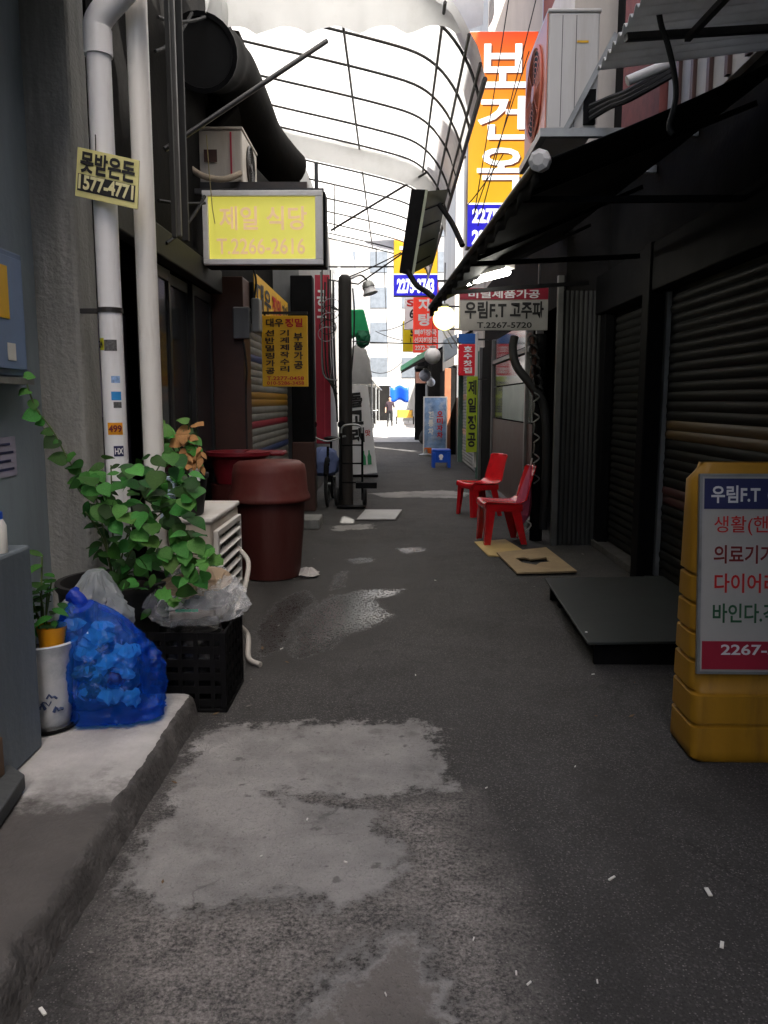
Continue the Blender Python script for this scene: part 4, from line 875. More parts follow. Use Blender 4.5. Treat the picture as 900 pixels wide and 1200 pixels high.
part('pane', MB().box(1.675,1.682,10.12,13.38,1.74,2.08), m_glassd, bG); part('pane', MB().box(1.675,1.682,10.12,13.38,2.18,2.48), m_glassd, bG)
part('pane', MB().box(1.675,1.682,12.34,13.38,1.24,1.72), m_glassd, bG)
part('curtain', MB().surf(lambda u, v: (1.72+.02*math.sin(u*40), 9.4+u*.58, 1.24+v*.84), 60, 1), m_aludark, bG)
part('pane', MB().box(1.675,1.681,9.4,9.98,1.24,2.08), film('clear_pane', (.4,.42,.4), .2, .05, .0), bG)
part('wall', MB().box(1.69,2.6,13.49,15.3,0,2.49), m_dark, bG)

# retractable black awning
A0, A1, B0, B1 = Vector((.73,4.2,2.68)), Vector((.40,8.6,2.48)), Vector((2.12,4.35,3.30)), Vector((1.76,8.7,3.2))
aw = thing('black_awning', 'black cloth awning sloping out over the shuttered workshop', 'awning', (2.1,6.4,2.7))
def awf(u, v):
    p = A0.lerp(A1, v).lerp(B0.lerp(B1, v), u); return p-Vector((0,0,.05*math.sin(u*math.pi)*(.4+.6*abs(math.sin(v*math.pi*3)))))
part('cloth', MB().surf(awf, 12, 24), m_black_cloth, aw, True, solid=.006)
part('valance', MB().surf(lambda u, v: A0.lerp(A1, u)-Vector((.01*math.sin(u*90),0,.005+v*(.09+.02*abs(math.sin(u*math.pi*14))))), 84, 2), m_black_cloth, aw, True, solid=.004)
part('front_bar', MB().tube([A0-Vector((0,.03,0)), A1+Vector((0,.03,0))], .028, 10), m_steel, aw, True)
part('end_cap', MB().lathe([(.001,-.05),(.045,-.045),(.055,-.01),(.055,.02),(.03,.035)], A0+Vector((0,-.03,.0)), 8, (-.5,-1,0)), mat('white_cap', (.55,.55,.53), .5, .1), aw)
for t_ in (.12,.5,.78):
    p, q_ = A0.lerp(A1,t_), B0.lerp(B1,t_); part('arm', MB().bar(p-Vector((0,0,.03)), Vector((q_.x,q_.y,q_.z-.62)), .035), m_black, aw)
    part('rafter', MB().bar(p-Vector((0,0,.03)), q_-Vector((0,0,.1)), .03), m_black, aw)
# corrugated roof piece, carried on unseen behind the camera to darken the right side
cf = thing('corrugated_roof', 'white corrugated plastic roof sheet on dark bars above the black awning', 'roof sheet', (2.1,3.8,3.35))
part('sheet', MB().surf(lambda u, v: (1.16+u*1.1, -2.5+v*7.35, 3.36+u*.12+.018*math.sin(v*7.35/.1*2*math.pi)), 6, 600), m_corr, cf, True, solid=.004)
part('bar', MB().bar((1.18,4.35,3.325),(2.2,4.5,3.44),.035), m_steel, cf); part('bar', MB().bar((1.5,4.38,3.33),(1.62,2.4,3.34),.03), m_steel, cf); part('bar', MB().bar((1.18,3.2,3.325),(2.2,3.2,3.44),.035), m_steel, cf)
for y in (1.8,.4,-1): part('bar', MB().bar((1.18,y,3.325),(2.2,y,3.44),.035), m_steel, cf)
c0 = Yp(770,0,4.2); cab = smooth_pts([c0, Yp(775,30,4.2), Yp(782,50,4.2), Yp(790,85,4.2), Yp(792,115,4.2), Yp(784,148,4.18), Yp(788,157,4.18)], 5)
single('hanging_cable', MB().tube(cab, .014, 7), m_rubber, 'black twisted cable dangling from the corrugated roof sheet', 'cable', smooth=True)
single('pipe_stub', MB().tube([Yp(735,95,5.2), Yp(790,72,5.2)], .03, 10), m_acw, 'white insulated refrigerant pipe under the corrugated roof sheet', 'pipe', smooth=True)
for k in range(3): single('refrigerant_hose', MB().tube(smooth_pts([Yp(692,125+7*k,5.95), Yp(715,115+5*k,5.8), Yp(740,105+5*k,5.5), Yp(790,75+6*k,5.4)],5), .02, 7), m_rubber, ('top', 'middle', 'lowest')[k]+' black refrigerant hose of three running from the tall white air conditioner', 'hose', 'hoses behind the wall air conditioner', smooth=True)
# wall condenser on bracket
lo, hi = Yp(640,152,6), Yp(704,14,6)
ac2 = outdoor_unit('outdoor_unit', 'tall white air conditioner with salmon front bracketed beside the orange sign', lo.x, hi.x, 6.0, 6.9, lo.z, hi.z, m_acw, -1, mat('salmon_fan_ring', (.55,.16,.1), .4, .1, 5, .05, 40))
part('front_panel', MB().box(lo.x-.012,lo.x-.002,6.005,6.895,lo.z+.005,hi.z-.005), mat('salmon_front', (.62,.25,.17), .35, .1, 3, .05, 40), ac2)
for ch_ in ac2.children:
    if ch_.name.split('.')[0] in ('fan_ring','fan_well','grille','hub'): ch_.location.x -= .013
for k in (1,2): part('panel_seam', MB().box(lo.x+(hi.x-lo.x)*(.27*k)-.002,lo.x+(hi.x-lo.x)*(.27*k)+.002,5.997,5.9995,lo.z+.02,hi.z-.02), m_steel, ac2)
part('label', MB().box(lo.x+.2,lo.x+.28,5.996,5.999,hi.z-.2,hi.z-.185), m_signyel, ac2); part('valve_cover', MB().box(hi.x-.1,hi.x-.02,5.97,5.999,lo.z+.03,lo.z+.26), m_black, ac2)
brk = thing('wall_bracket', 'grey steel wall bracket carrying the tall white air conditioner', 'bracket', (1.6,6.4,lo.z-.1))
part('shelf', MB().box(lo.x-.05,2.15,5.95,6.0,lo.z-.06,lo.z-.004).box(lo.x-.05,2.15,6.85,6.9,lo.z-.06,lo.z-.004).box(lo.x-.05,lo.x,6.0,6.85,lo.z-.06,lo.z-.004), m_galv, brk)
part('brace', MB().bar((lo.x+.12,5.97,lo.z-.03), Yp(722,40,5.97), .035), m_galv, brk)

# orange vertical restaurant sign, lit
def grad_sign(name, z0, z1, s):
    m = bpy.data.materials.new(name); m.use_nodes = True; N = m.node_tree.nodes; L = m.node_tree.links; b = N['Principled BSDF']
    g = N.new('ShaderNodeNewGeometry'); sp = N.new('ShaderNodeSeparateXYZ'); L.new(g.outputs['Position'], sp.inputs[0])
    r = N.new('ShaderNodeMapRange'); r.inputs[1].default_value = z0; r.inputs[2].default_value = z1; L.new(sp.outputs[2], r.inputs[0])
    cr_ = N.new('ShaderNodeValToRGB'); e = cr_.color_ramp.elements; e[0].color = (.9,.52,.015,1); e[1].color = (.6,.05,.005,1); k = e.new(.55); k.color = (.85,.3,.006,1)
    L.new(r.outputs[0], cr_.inputs[0]); L.new(cr_.outputs[0], b.inputs['Base Color']); L.new(cr_.outputs[0], b.inputs['Emission Color']); b.inputs['Emission Strength'].default_value = s; b.inputs['Roughness'].default_value = .3
    return m
m_signwhite = glow('lit_white_letters', (.9,.9,.88), .3); m_signblue = mat('lit_blue_print', (.02,.015,.5), .3, .05, 4, 0, emis=(.02,.015,.55), estr=.18)
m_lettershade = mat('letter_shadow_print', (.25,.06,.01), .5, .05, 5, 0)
def bogun(xl, xr, Y, z0, z1, zb, label, num):
    r = thing('vertical_light_sign', label, 'sign', ((xl+xr)/2, Y, z0)); W = xr-xl
    part('housing', MB().box(xl,xr,Y,Y+.2,z0,z1), m_galv, r, bev=.01)
    part('face', MB().box(xl+.01,xr-.01,Y-.006,Y-.001,zb+.02,z1-.01), grad_sign('orange_gradient', zb, z1, .15), r)
    part('number_band', MB().box(xl+.01,xr-.01,Y-.006,Y-.001,z0+.01,zb), m_signblue, r)
    part('divider', MB().box(xl+.01,xr-.01,Y-.007,Y-.001,zb+.001,zb+.02), m_signwhite, r)
    o = Vector((xl, Y-.0065, zb)); Hh = z1-zb
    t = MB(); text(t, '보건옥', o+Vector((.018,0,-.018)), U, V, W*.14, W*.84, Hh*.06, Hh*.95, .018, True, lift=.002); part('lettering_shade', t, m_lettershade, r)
    t = MB(); text(t, '보건옥', o, U, V, W*.14, W*.84, Hh*.06, Hh*.95, .018, True, lift=.005); part('lettering', t, m_signwhite, r)
    o = Vector((xl, Y-.0065, z0)); t = MB(); hb_ = zb-z0
    for k, s in enumerate(num): text(t, s, o, U, V, W*.08, W*.92, hb_*(1-(k+.88)/len(num)), hb_*(1-(k+.18)/len(num)), .045)
    part('number', t, m_signwhite, r)
    part('bracket', MB().bar((xr,Y+.1,z0+.3),(1.8,Y+.1,z0+.3),.04).bar((xr,Y+.1,z1-.3),(1.8,Y+.1,z1-.3),.04), m_steel, r); return r
a, b_ = Yp(547,240,9.7), Yp(632,36,9.7)
bogun(a.x, b_.x, 9.7, Yp(547,290,9.7).z, b_.z, a.z, 'tall lit orange sign with white lettering and blue base beside the white air conditioner', ('2275-3743','2275-7501'))
a, b_ = Yp(461,347,16), Yp(513,322,16)
bogun(a.x, b_.x, 16, a.z, a.z+2.9, b_.z, 'farther orange sign with blue phone number hung above the red soup sign', ('2275-3743',))

# sign of the plastics workshop
a, b_ = Yp(538,387,8.9), Yp(643,337,8.9)
ps = thing('workshop_sign', 'grey workshop sign with crimson top strip hung from the shopfront', 'sign', (a.x,8.9,a.z)); W, H = b_.x-a.x, b_.z-a.z
part('panel', MB().box(a.x,b_.x,8.9,8.95,a.z,b_.z), mat('grey_print_panel', (.42,.41,.38), .45, .06, 4, .02, 30, dirt=(.25,.24,.22), dirt_amt=.4), ps, bev=.004)
part('strip', MB().box(a.x+.004,b_.x-.004,8.894,8.899,b_.z-H*.28,b_.z-.004), m_crimson, ps)
o = Vector((a.x,8.893,a.z)); part('lettering', text(MB(), '비닐제품가공', o, U, V, W*.1, W*.9, H*.75, H*.95, .025), m_white, ps)
o = Vector((a.x,8.8985,a.z)); t = MB(); text(t, '우림F.T', o, U, V, W*.06, W*.53, H*.27, H*.68, .03); text(t, '고주파', o, U, V, W*.57, W*.95, H*.27, H*.68, .03); text(t, 'T.2267-5720', o, U, V, W*.2, W*.82, H*.05, H*.19, .02)
part('lettering', t, m_ink, ps, label='black lettering')
part('hanger', MB().bar((a.x+.1,8.92,b_.z),(a.x+.1,8.92,b_.z+.25),.02).bar((b_.x-.1,8.92,b_.z),(b_.x-.1,8.92,b_.z+.3),.02), m_steel, ps)
# fluorescent lamp and globes
fl = thing('fluorescent_lamp', 'lit white fluorescent tube lamp under the black awning', 'lamp', Yp(566,326,7.6))
pA, pB, pM, pN = Yp(541,333,8.25), Yp(595,319,7.0), Yp(554,330,7.9), Yp(558,328.5,7.8)
m_tube = glow('lit_tube', (1,.98,.88), 9)
part('tube', MB().tube([pA,pM], .028, 10), m_tube, fl, True); part('tube', MB().tube([pN,pB], .028, 10), m_tube, fl, True)
part('housing', MB().bar(pA+Vector((.02,.02,.055)), pB+Vector((.02,.02,.055)), .09, .04), m_acw, fl); part('holder', MB().bar(pM,pN,.06), m_acw, fl)
def globe(px, py, Y, r, mt, label, group=None, lit=False):
    p = Yp(px,py,Y); g = thing('globe_lamp', label, 'lamp', p, group)
    part('globe', MB().lathe([(r*math.sin(t_), -r*math.cos(t_)) for t_ in np.linspace(.01,math.pi-.01,17)], p, 24), mt, g, True)
    part('collar', MB().lathe([(r*.35,r*.93),(r*.35,r*1.15),(r*.15,r*1.25)], p, 14), m_galv, g, True); part('cord', MB().tube([p+Vector((0,0,r*1.2)), p+Vector((0,0,r*1.2+.45))], .006, 5), m_rubber, g)
    return g
globe(521,373,9.2,.13, glow('lit_globe', (1,.9,.26), 1.0), 'glowing round globe lamp at the end of the black awning')
single('lamp_string', MB().tube([Yp(524,386,9.2),Yp(533,400,9.4),Yp(538,410,9.8)], .006, 5).tube([Yp(518,386,9.2),Yp(530,408,9.4)], .005, 5), m_paper, 'white string hanging under the glowing globe lamp', 'string')
globe(507,417,14,.14, m_globe, 'unlit white globe lamp hung beside the green edged canopy')
globe(498,440,19,.14, mat('bluish_globe', (.4,.43,.55), .3, .05), 'bluish round globe lamp under the green edged canopy')
globe(505,448,21,.11, m_globe, 'small dim white globe lamp behind the bluish one')

# projecting tea room and machine shop signs
a, b_ = Yp(537,440,14.6), Yp(559,391,14.6)
ts = thing('tea_room_sign', 'narrow red tea room sign with blue cap projecting from the wall', 'sign', (a.x,14.6,a.z)); W, H = b_.x-a.x, b_.z-a.z
part('panel', MB().box(a.x,b_.x-.03,14.6,14.68,a.z,b_.z-H*.25), mat('tea_red', (.65,.015,.03), .4, .06), ts, bev=.004); part('cap', MB().box(a.x,b_.x-.03,14.6,14.68,b_.z-H*.24,b_.z), mat('tea_blue', (.02,.1,.35), .4, .06), ts, bev=.004)
part('frame', MB().box(b_.x-.03,b_.x+.02,14.58,14.7,.3,b_.z+.02), m_acw, ts, bev=.004)
part('lettering', text(MB(), '호수찻집', Vector((a.x,14.599,a.z)), U, V, W*.28, W*.75, H*.04, H*.72, .03, True), m_white, ts)
part('bracket', MB().bar((b_.x,14.64,b_.z-.1),(1.72,14.64,b_.z-.1),.03), m_steel, ts)
c_, d_ = Yp(546,530,14.45), Yp(560,441,14.45)
ls = thing('machine_shop_sign', 'lime green vertical sign with black lettering below the red tea room sign', 'sign', (c_.x,14.45,c_.z)); W, H = d_.x-c_.x, d_.z-c_.z
part('panel', MB().box(c_.x,d_.x,14.45,14.5,c_.z,d_.z), m_lime, ls, bev=.003); part('lettering', text(MB(), '제일정공', Vector((c_.x,14.449,c_.z)), U, V, W*.12, W*.88, H*.05, H*.97, .03, True), m_ink, ls)
part('hanger', MB().bar((d_.x,14.47,d_.z-.05),(1.7,14.47,d_.z-.05),.02), m_steel, ls)

# pole with cables by the shopfront
cp = thing('cable_pole', 'black pole wrapped in cables between the corrugated panel and the chairs', 'pole', (1.53,8.55,0))
part('pole', MB().lathe([(.07,0),(.065,2.2)], (1.56,8.6,0), 16), m_black, cp, True)
part('cable', MB().tube(smooth_pts([Yp(603,395,8.65),Yp(601,410,8.6),Yp(606,430,8.5),Yp(625,455,8.45),Yp(638,480,8.45),Yp(640,540,8.45),Yp(636,620,8.5)],6), .045, 10), m_rubber, cp, True)
part('cable', MB().tube(smooth_pts([Yp(621,393,8.6),Yp(623,400,8.5),Yp(626,420,8.5),Yp(622,455,8.5)],6), .03, 8), m_brown, cp, True)
for k in range(6): part('knot', MB().tube([Yp(624+5*math.cos(t_)+k*1.5,399+k*12+6*math.sin(t_),8.42+.03*math.sin(t_*2)) for t_ in np.linspace(0,6.283,12)[:-1]], .012, 6, closed=True), m_rubber, cp, True)
wr = MB()
for k in range(9): wr.tube(smooth_pts([Yp(626,460+k*12,8.4),Yp(629+3*(-1)**k,465+k*12,8.38),Yp(625,471+k*12,8.4)],4), .008, 5)
part('wire', wr, m_galv, cp, True)

# red plastic chairs
def chair(loc, rot, label):
    r = thing('plastic_chair', label, 'chair', loc, 'red plastic chairs on the alley'); r.rotation_euler.z = 0
    M4 = Matrix.Translation(Vector(loc)) @ Matrix.Rotation(rot, 4, 'Z')
    def P(mb):
        mb.v = [M4 @ p for p in mb.v]; return mb
    prof = smooth_pts([Vector((x,0,z)) for x, z in ((.235,.375),(.232,.415),(.2,.432),(.05,.42),(-.1,.415),(-.175,.435),(-.215,.5),(-.255,.62),(-.305,.75),(-.33,.80),(-.352,.80))], 4); n = len(prof)-1
    def hw(t): return .215 if t < .62 else .215-.02*(t-.62)/.2 if t < .82 else max(.06, .205*math.sqrt(max(.05,1-((t-.82)/.19)**2)))
    def shell(u, v):
        p = prof[int(round(v*n))]; w = hw(v); s = 2*u-1
        back = max(0, (v-.55)/.45)
        return (p.x+.05*back*s*s, w*s, p.z+(.02*s*s if v < .55 else 0)+.004*math.cos(s*14)*(v > .6))
    part('seat_shell', P(MB().surf(shell, 14, n)), m_red_pl, r, True, solid=.008)
    part('apron', P(MB().box(-.16,.215,.196,.208,.35,.425).box(-.16,.215,-.208,-.196,.35,.425).box(.21,.222,-.195,.195,.36,.42).box(-.165,-.153,-.195,.195,.36,.42)), m_red_pl, r, bev=.003)
    for sx in (1,-1):
        for sy in (1,-1):
            x0, x1 = (.222,.236) if sx > 0 else (-.13,-.215); y0, y1 = .2*sy, .215*sy
            t0, t1 = Vector((x0,y0,.42)), Vector((x1,y1,0)); a_ = Vector((-.085*sx,0,0)); b1 = Vector((0,-.085*sy,0))
            lg = MB()
            # L section leg, wide at the top, splayed at the foot
            for d in (a_, b1):
                nrm = Vector((0,.006*sy,0)) if d is a_ else Vector((.006*sx,0,0))
                lg.add([t0,t0+d*1.25,t1+d*.75,t1,t0-nrm,t0+d*1.25-nrm,t1+d*.75-nrm,t1-nrm], [(0,1,2,3),(7,6,5,4),(0,4,5,1),(1,5,6,2),(2,6,7,3),(3,7,4,0)])
            part('leg', P(lg), m_red_pl, r, bev=.002)
    return r
chair((1.16,10.55,.0), R(205), 'red plastic chair standing nearer the tea room sign')
chair((1.17,8.42,.016), R(186), 'red plastic chair with a front foot on the thin plywood board')
bd = [Zp(*p,.004) for p in ((556,636),(592,633),(628,655),(572,652))]
single('plywood_board', MB().prism(bd, (0,0,.012)), mat('yellow_plywood', (.5,.36,.14), .7, .12, 5, .1, 50), 'thin yellowish plywood board lying under the red chair foot', 'board')
ou = [Zp(*p,.017) for p in ((582,649),(640,643),(676,671),(606,673))]
inn = [Zp(*p,.017) for p in ((604,656),(615,655),(622,657),(640,655),(644,660),(633,661),(628,664),(612,661))]
def board_with_hole(outer, inner, th):
    cc = sum(inner, Vector())/len(inner); mb = MB(); N_ = 40; O, I = [], []
    def hit(poly, ang):
        d = Vector((math.cos(ang), math.sin(ang)))
        for i in range(len(poly)):
            a, b = (poly[i]-cc).xy, (poly[(i+1) % len(poly)]-cc).xy; e = b-a; den = d.x*e.y-d.y*e.x
            if abs(den) < 1e-9: continue
            t = (a.x*e.y-a.y*e.x)/den; s = (a.x*d.y-a.y*d.x)/den
            if t > 0 and -1e-6 <= s <= 1+1e-6: return cc+Vector((d.x*t, d.y*t, 0))
    angs = sorted([2*math.pi*k/N_ for k in range(N_)]+[math.atan2((p-cc).y,(p-cc).x) % (2*math.pi) for p in outer+inner])
    for an in angs:
        o, i = hit(outer, an+1e-5), hit(inner, an+1e-5)
        if o and i: O.append(o); I.append(i)
    n = len(O); t = Vector((0,0,th))
    for k in range(n):
        j = (k+1) % n
        mb.add([O[k]+t,O[j]+t,I[j]+t,I[k]+t], [(0,1,2,3)]); mb.add([O[k],O[j],I[j],I[k]], [(3,2,1,0)]); mb.add([O[k],O[j],O[j]+t,O[k]+t], [(0,1,2,3)]); mb.add([I[k],I[j],I[j]+t,I[k]+t], [(3,2,1,0)])
    return mb
single('broken_board', board_with_hole(ou, inn, .016), m_wood, 'brown board with a ragged hole lying on the asphalt before the chairs', 'board')
um = thing('folded_umbrella', 'folded pink umbrella leaning on the black cable pole', 'umbrella', Yp(604,632,8.5))
uA, uB = Yp(622,545,8.35), Yp(609,612,8.35)
part('fabric', MB().tube([uA, uA.lerp(uB,.3), uA.lerp(uB,.65), uA.lerp(uB,.85), uB], [.01,.045,.085,.09,.05], 9), m_pink, um)
part('shaft', MB().tube([uB, uB+(uB-uA)*.25], .008, 6), m_acw, um, True); part('tip', MB().tube([uA, uA-(uB-uA)*.12], .008, 6), m_acw, um)
part('handle', MB().tube(smooth_pts([Yp(608,631,8.35),Yp(622,616,8.35),Yp(616,610,8.35)],4), .009, 6), m_acw, um, True)

# metal step plate
rp = thing('metal_step', 'low grey green metal step plate before the workshop shutter', 'step', (1.6,5.2,0))
part('plate', MB().prism([(1.1,4.36,.14),(2.1,4.42,.14),(2.1,6.1,.14),(1.17,6.02,.14)], (0,0,.016)), m_deckg, rp, bev=.003)
part('skirt', MB().box(1.16,2.08,4.44,4.47,.001,.139), m_black, rp); part('skirt', MB().box(1.2,2.08,5.93,5.96,.001,.139), m_black, rp)
for y in (4.7,5.2,5.7): part('bearer', MB().box(1.22,2.05,y,y+.06,.001,.139), m_black, rp)
single('bolt_head', MB().lathe([(.008,0),(.008,.004),(.003,.006)], Zp(687,741,.157), 8), m_white, 'tiny bright bolt head on the metal step plate', 'bolt')

# amber standing sign
sg = thing('standing_sign', 'amber plastic standing sign with white printed panel facing the alley', 'sign', (1.5,3.45,0))
M4 = Matrix.Translation((1.255,3.2,0)) @ Matrix.Rotation(R(-1), 4, 'Z')
def rrect(x0, x1, y0, y1, r, n=5):
    out = []
    for cx, cy, a0 in ((x1-r,y0+r,-90),(x1-r,y1-r,0),(x0+r,y1-r,90),(x0+r,y0+r,180)):
        for k in range(n): a = R(a0+90*k/(n-1)); out.append((cx+r*math.cos(a), cy+r*math.sin(a)))
    return out
rows = []
gro = [.155,.29,.42,.54,.66,.78]
zs_ = sorted(set([0.0,.015,1.17,1.21,1.235,1.245]+[round(g+d,4) for g in gro for d in (-.011,-.006,.006,.011)]+[round(z,3) for z in np.arange(.05,1.15,.1) if all(abs(z-g) > .03 for g in gro)]))
for z in zs_:
    t = z/1.245; yf = .13*t+(.0 if z > .4 else 0); yb = .30-.04*t; ins = 0
    for g in gro:
        if abs(z-g) < .007: ins = .014
    if z < .012: ins = .015
    if z > 1.18: ins = .012+(z-1.18)*.5
    rows.append([M4 @ Vector((x, y, z)) for x, y in rrect(ins, .70-ins, yf+ins*.8-(.02 if z < .3 else 0), yb-ins*.8, .045)])
mb = MB(); nn = len(rows[0])
for r_ in rows: mb.v += r_
for i in range(len(rows)-1):
    for k in range(nn): mb.f.append((i*nn+k, i*nn+(k+1)%nn, (i+1)*nn+(k+1)%nn, (i+1)*nn+k)); mb.mi.append(0)
mb.f += [tuple(reversed(range(nn))), tuple((len(rows)-1)*nn+k for k in range(nn))]; mb.mi += [0,0]
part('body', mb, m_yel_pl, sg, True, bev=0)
tilt = math.atan2(.13, 1.245); vv = Vector((0, math.sin(tilt), math.cos(tilt))); vv = (M4.to_3x3() @ vv).normalized(); uu = (M4.to_3x3() @ Vector((1,0,0))).normalized()
po_ = M4 @ Vector((.026, .395/1.245*.13-.012, .385)); PW, PH = .64, .81; nn_ = uu.cross(vv)
def plate(mb, x0, x1, y0, y1, lift, th=.003):
    a = [po_+uu*x+vv*y+nn_*lift for x, y in ((x0,y0),(x1,y0),(x1,y1),(x0,y1))]; return mb.prism(a, nn_*th)
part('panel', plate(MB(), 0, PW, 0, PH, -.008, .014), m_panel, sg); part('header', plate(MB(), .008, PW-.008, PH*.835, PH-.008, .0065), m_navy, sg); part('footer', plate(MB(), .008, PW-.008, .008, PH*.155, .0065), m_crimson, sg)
fr = MB()
for x0, x1, y0, y1 in ((-.012,0,-.012,PH+.012),(PW,PW+.012,-.012,PH+.012),(0,PW,PH,PH+.012),(0,PW,-.012,0)): plate(fr, x0, x1, y0, y1, -.008, .018)
part('frame', fr, m_galv, sg)
t = MB(); text(t, '우림F.T', po_, uu, vv, .035, .235, PH*.865, PH*.955, .025, lift=.0115); text(t, '(고주파)', po_, uu, vv, .265, .51, PH*.865, PH*.955, .02, lift=.0115); text(t, '2267-5720', po_, uu, vv, .085, .44, PH*.085, PH*.14, .02, lift=.0115)
part('lettering', t, mat('greyish_white_ink', (.6,.6,.6), .5, .04, 5, 0), sg, label='white lettering')
t = MB(); text(t, '생활(핸드폰)방수', po_, uu, vv, .05, .57, PH*.70, PH*.80, .006, lift=.0085); text(t, '다이어리 수첩', po_, uu, vv, .055, .47, PH*.405, PH*.505, .02, lift=.0085); part('lettering', t, m_inkred, sg, label='red lettering')
part('lettering', text(MB(), '의료기기 케이스', po_, uu, vv, .05, .51, PH*.555, PH*.65, .02, lift=.0085), m_inkmar, sg, label='maroon lettering')
part('lettering', text(MB(), '바인다.각종파일', po_, uu, vv, .05, .51, PH*.25, PH*.35, .02, lift=.0085), m_inkgreen, sg, label='green lettering')
part('arrow', MB().add([po_+uu*x+vv*y+nn_*.0115 for x, y in ((.3,.02),(.38,.02),(.34,.06))], [(0,1,2)]), m_white, sg)

# ------------------------------------------------------------------ overhead canopies
nc = thing('white_awning', 'white vinyl awning with a scalloped valance at the near end of the canopy', 'awning', (-.4,6.4,4.2))
va, vb = Yp(243,44,6.5), Yp(566,46,6.5)
def val(u, v):
    x = va.x+(vb.x-va.x)*u; sc_ = .055*abs(math.sin(u*math.pi*5.5)); zb = va.z+sc_+.02; zt = 4.62
    return (x+.01*math.sin(u*60)*(1-v), 6.5-.05*math.sin(v*1.6)+.015*math.sin(u*35)*(1-v), zb+(zt-zb)*v)
part('valance', MB().surf(val, 120, 8), m_vinyl, nc, True)
part('sheet', MB().surf(lambda u, v: (va.x+(vb.x-va.x)*u+.06*(u > .97), 6.45-2.1*v, 4.63+.25*v-.03*math.sin(u*math.pi*5)), 40, 10), m_vinyl, nc, True)
part('side_flap', MB().surf(lambda u, v: (vb.x+.04+.02*math.sin(u*20), 6.5-2.1*u, 4.3+.1*u+(.33+.14*u)*v), 20, 3), m_vinyl, nc, True)
part('side_gather', MB().surf(lambda u, v: (va.x+.12+.05*math.sin(u*12+v*2), 6.5-.4*u, 4.25+.4*v), 16, 4), m_vinyl, nc, True)
part('front_rail', MB().tube([(va.x,6.47,4.6),(vb.x,6.47,4.6)], .018, 8), m_steel, nc, True)

def section(y):   # sloping top, rounded lower right edge
    return [Vector((x, y, z)) for x, z in ((-1.5,4.92),(-1.1,4.83),(-.6,4.72),(-.1,4.60),(.2,4.51),(.38,4.40),(.52,4.24),(.62,4.05),(.68,3.86))]
def canopy(y0, y1, label, ribs, longs, opaque_from=None):
    r = thing('frame_canopy', label, 'canopy', (-.4,(y0+y1)/2,3.8))
    sec = smooth_pts(section(0), 3); n = len(sec)-1
    part('sheet', MB().surf(lambda u, v: sec[int(round(u*n))]+Vector((.01*math.sin(v*9),y0+(y1-y0)*v,.03+.012*math.sin(u*30+v*14))), n, 24), m_canopy, r, True)
    for y in ribs: part('rib', MB().tube([p+Vector((0,y,0)) for p in sec], .013, 6), m_steel, r, True)
    for k in longs: p = sec[int(k*n)]; part('purlin', MB().tube([p+Vector((0,y0,-.01)), p+Vector((0,y1,-.01))], .013, 6), m_steel, r, True)
    part('edge_bar', MB().tube([sec[-1]+Vector((0,y0,0)), sec[-1]+Vector((0,y1,0))], .02, 6), m_steel, r, True)
    return r, sec
c1, sec = canopy(6.3, 10.85, 'nearer arched translucent canopy on black ribs right behind the white awning', (6.7,7.45,8.15,8.95,9.8,10.55), (.3,.66,.8,.92))
part('beam_skirt', MB().surf(lambda u, v: sec[int(round(u*(len(sec)-1)))]*1+Vector((0,10.66,-.02-.26*v)), len(sec)-1, 2), m_vinyl, c1, True)
c2, _ = canopy(10.72, 17.4, 'farther flat translucent canopy on black ribs beyond the grey skirt', (10.8,11.8,12.8,13.8,14.8,15.8,16.8,17.35), (.3,.66,.9))
part('end_truss', MB().bar((-1.5,17.35,4.3),(.9,17.35,4.3),.03).bar((-.35,17.35,4.3),(-.35,17.35,4.8),.02), m_steel, c2); part('hanger', MB().bar((-.9,12.8,4.78),(-.9,12.8,4.1),.018), m_steel, c2)
single('tie_bar', MB().tube([Yp(388,270,11.5), Yp(500,202,10.6)], .015, 6), m_steel, 'thin black diagonal tie bar under the translucent canopy', 'bar', smooth=True)
single('service_wire', MB().tube([Yp(386,328,13), Yp(420,345-12,12.5), Yp(470,298,11), Yp(512,262,10)], .012, 5), m_rubber, 'black service wire slung across the alley from the pole', 'wire', smooth=True)

# floodlight box hung by bracket
fb = thing('hanging_light_box', 'dark angular light box hung on an arm under the canopy edge', 'light box', Yp(492,270,9.4))
bx_ = [Yp(482,221,9.3), Yp(516,222,9.3), Yp(505,308,9.3), Yp(468,318,9.3)]
part('case', MB().prism([Yp(482,221,9.3),Yp(500,222,9.3),Yp(484,322,9.3),Yp(468,318,9.3)], (0,.12,0)), m_black, fb, bev=.01)
part('face', MB().prism([Yp(500,224,9.32),Yp(524,222,9.9),Yp(508,308,9.9),Yp(484,320,9.32)], (0,.02,0)), mat('dim_green_acrylic', (.11,.12,.07), .3, .3, 3, .05, 20), fb)
part('trim', MB().bar(Yp(500,223,9.3),Yp(484,321,9.3),.05,.03), mat('pale_green_trim', (.33,.36,.27), .4, .1), fb)
g = MB()
for k in range(4): g.bar(Yp(498-3.6*k,246+21*k,9.28), Yp(519-4*k,238+20*k,9.86), .014)
part('guard', g, m_black, fb)
part('arm', MB().tube(smooth_pts([Yp(515,240,9.4),Yp(530,262,9.2),Yp(542,288,9.0)],4), .03, 8), m_black, fb, True)
part('stay', MB().tube(smooth_pts([Yp(478,318,9.3),Yp(488,334,9.0),Yp(500,342,8.8),Yp(507,348,8.6)],4), .03, 8), m_black, fb, True)
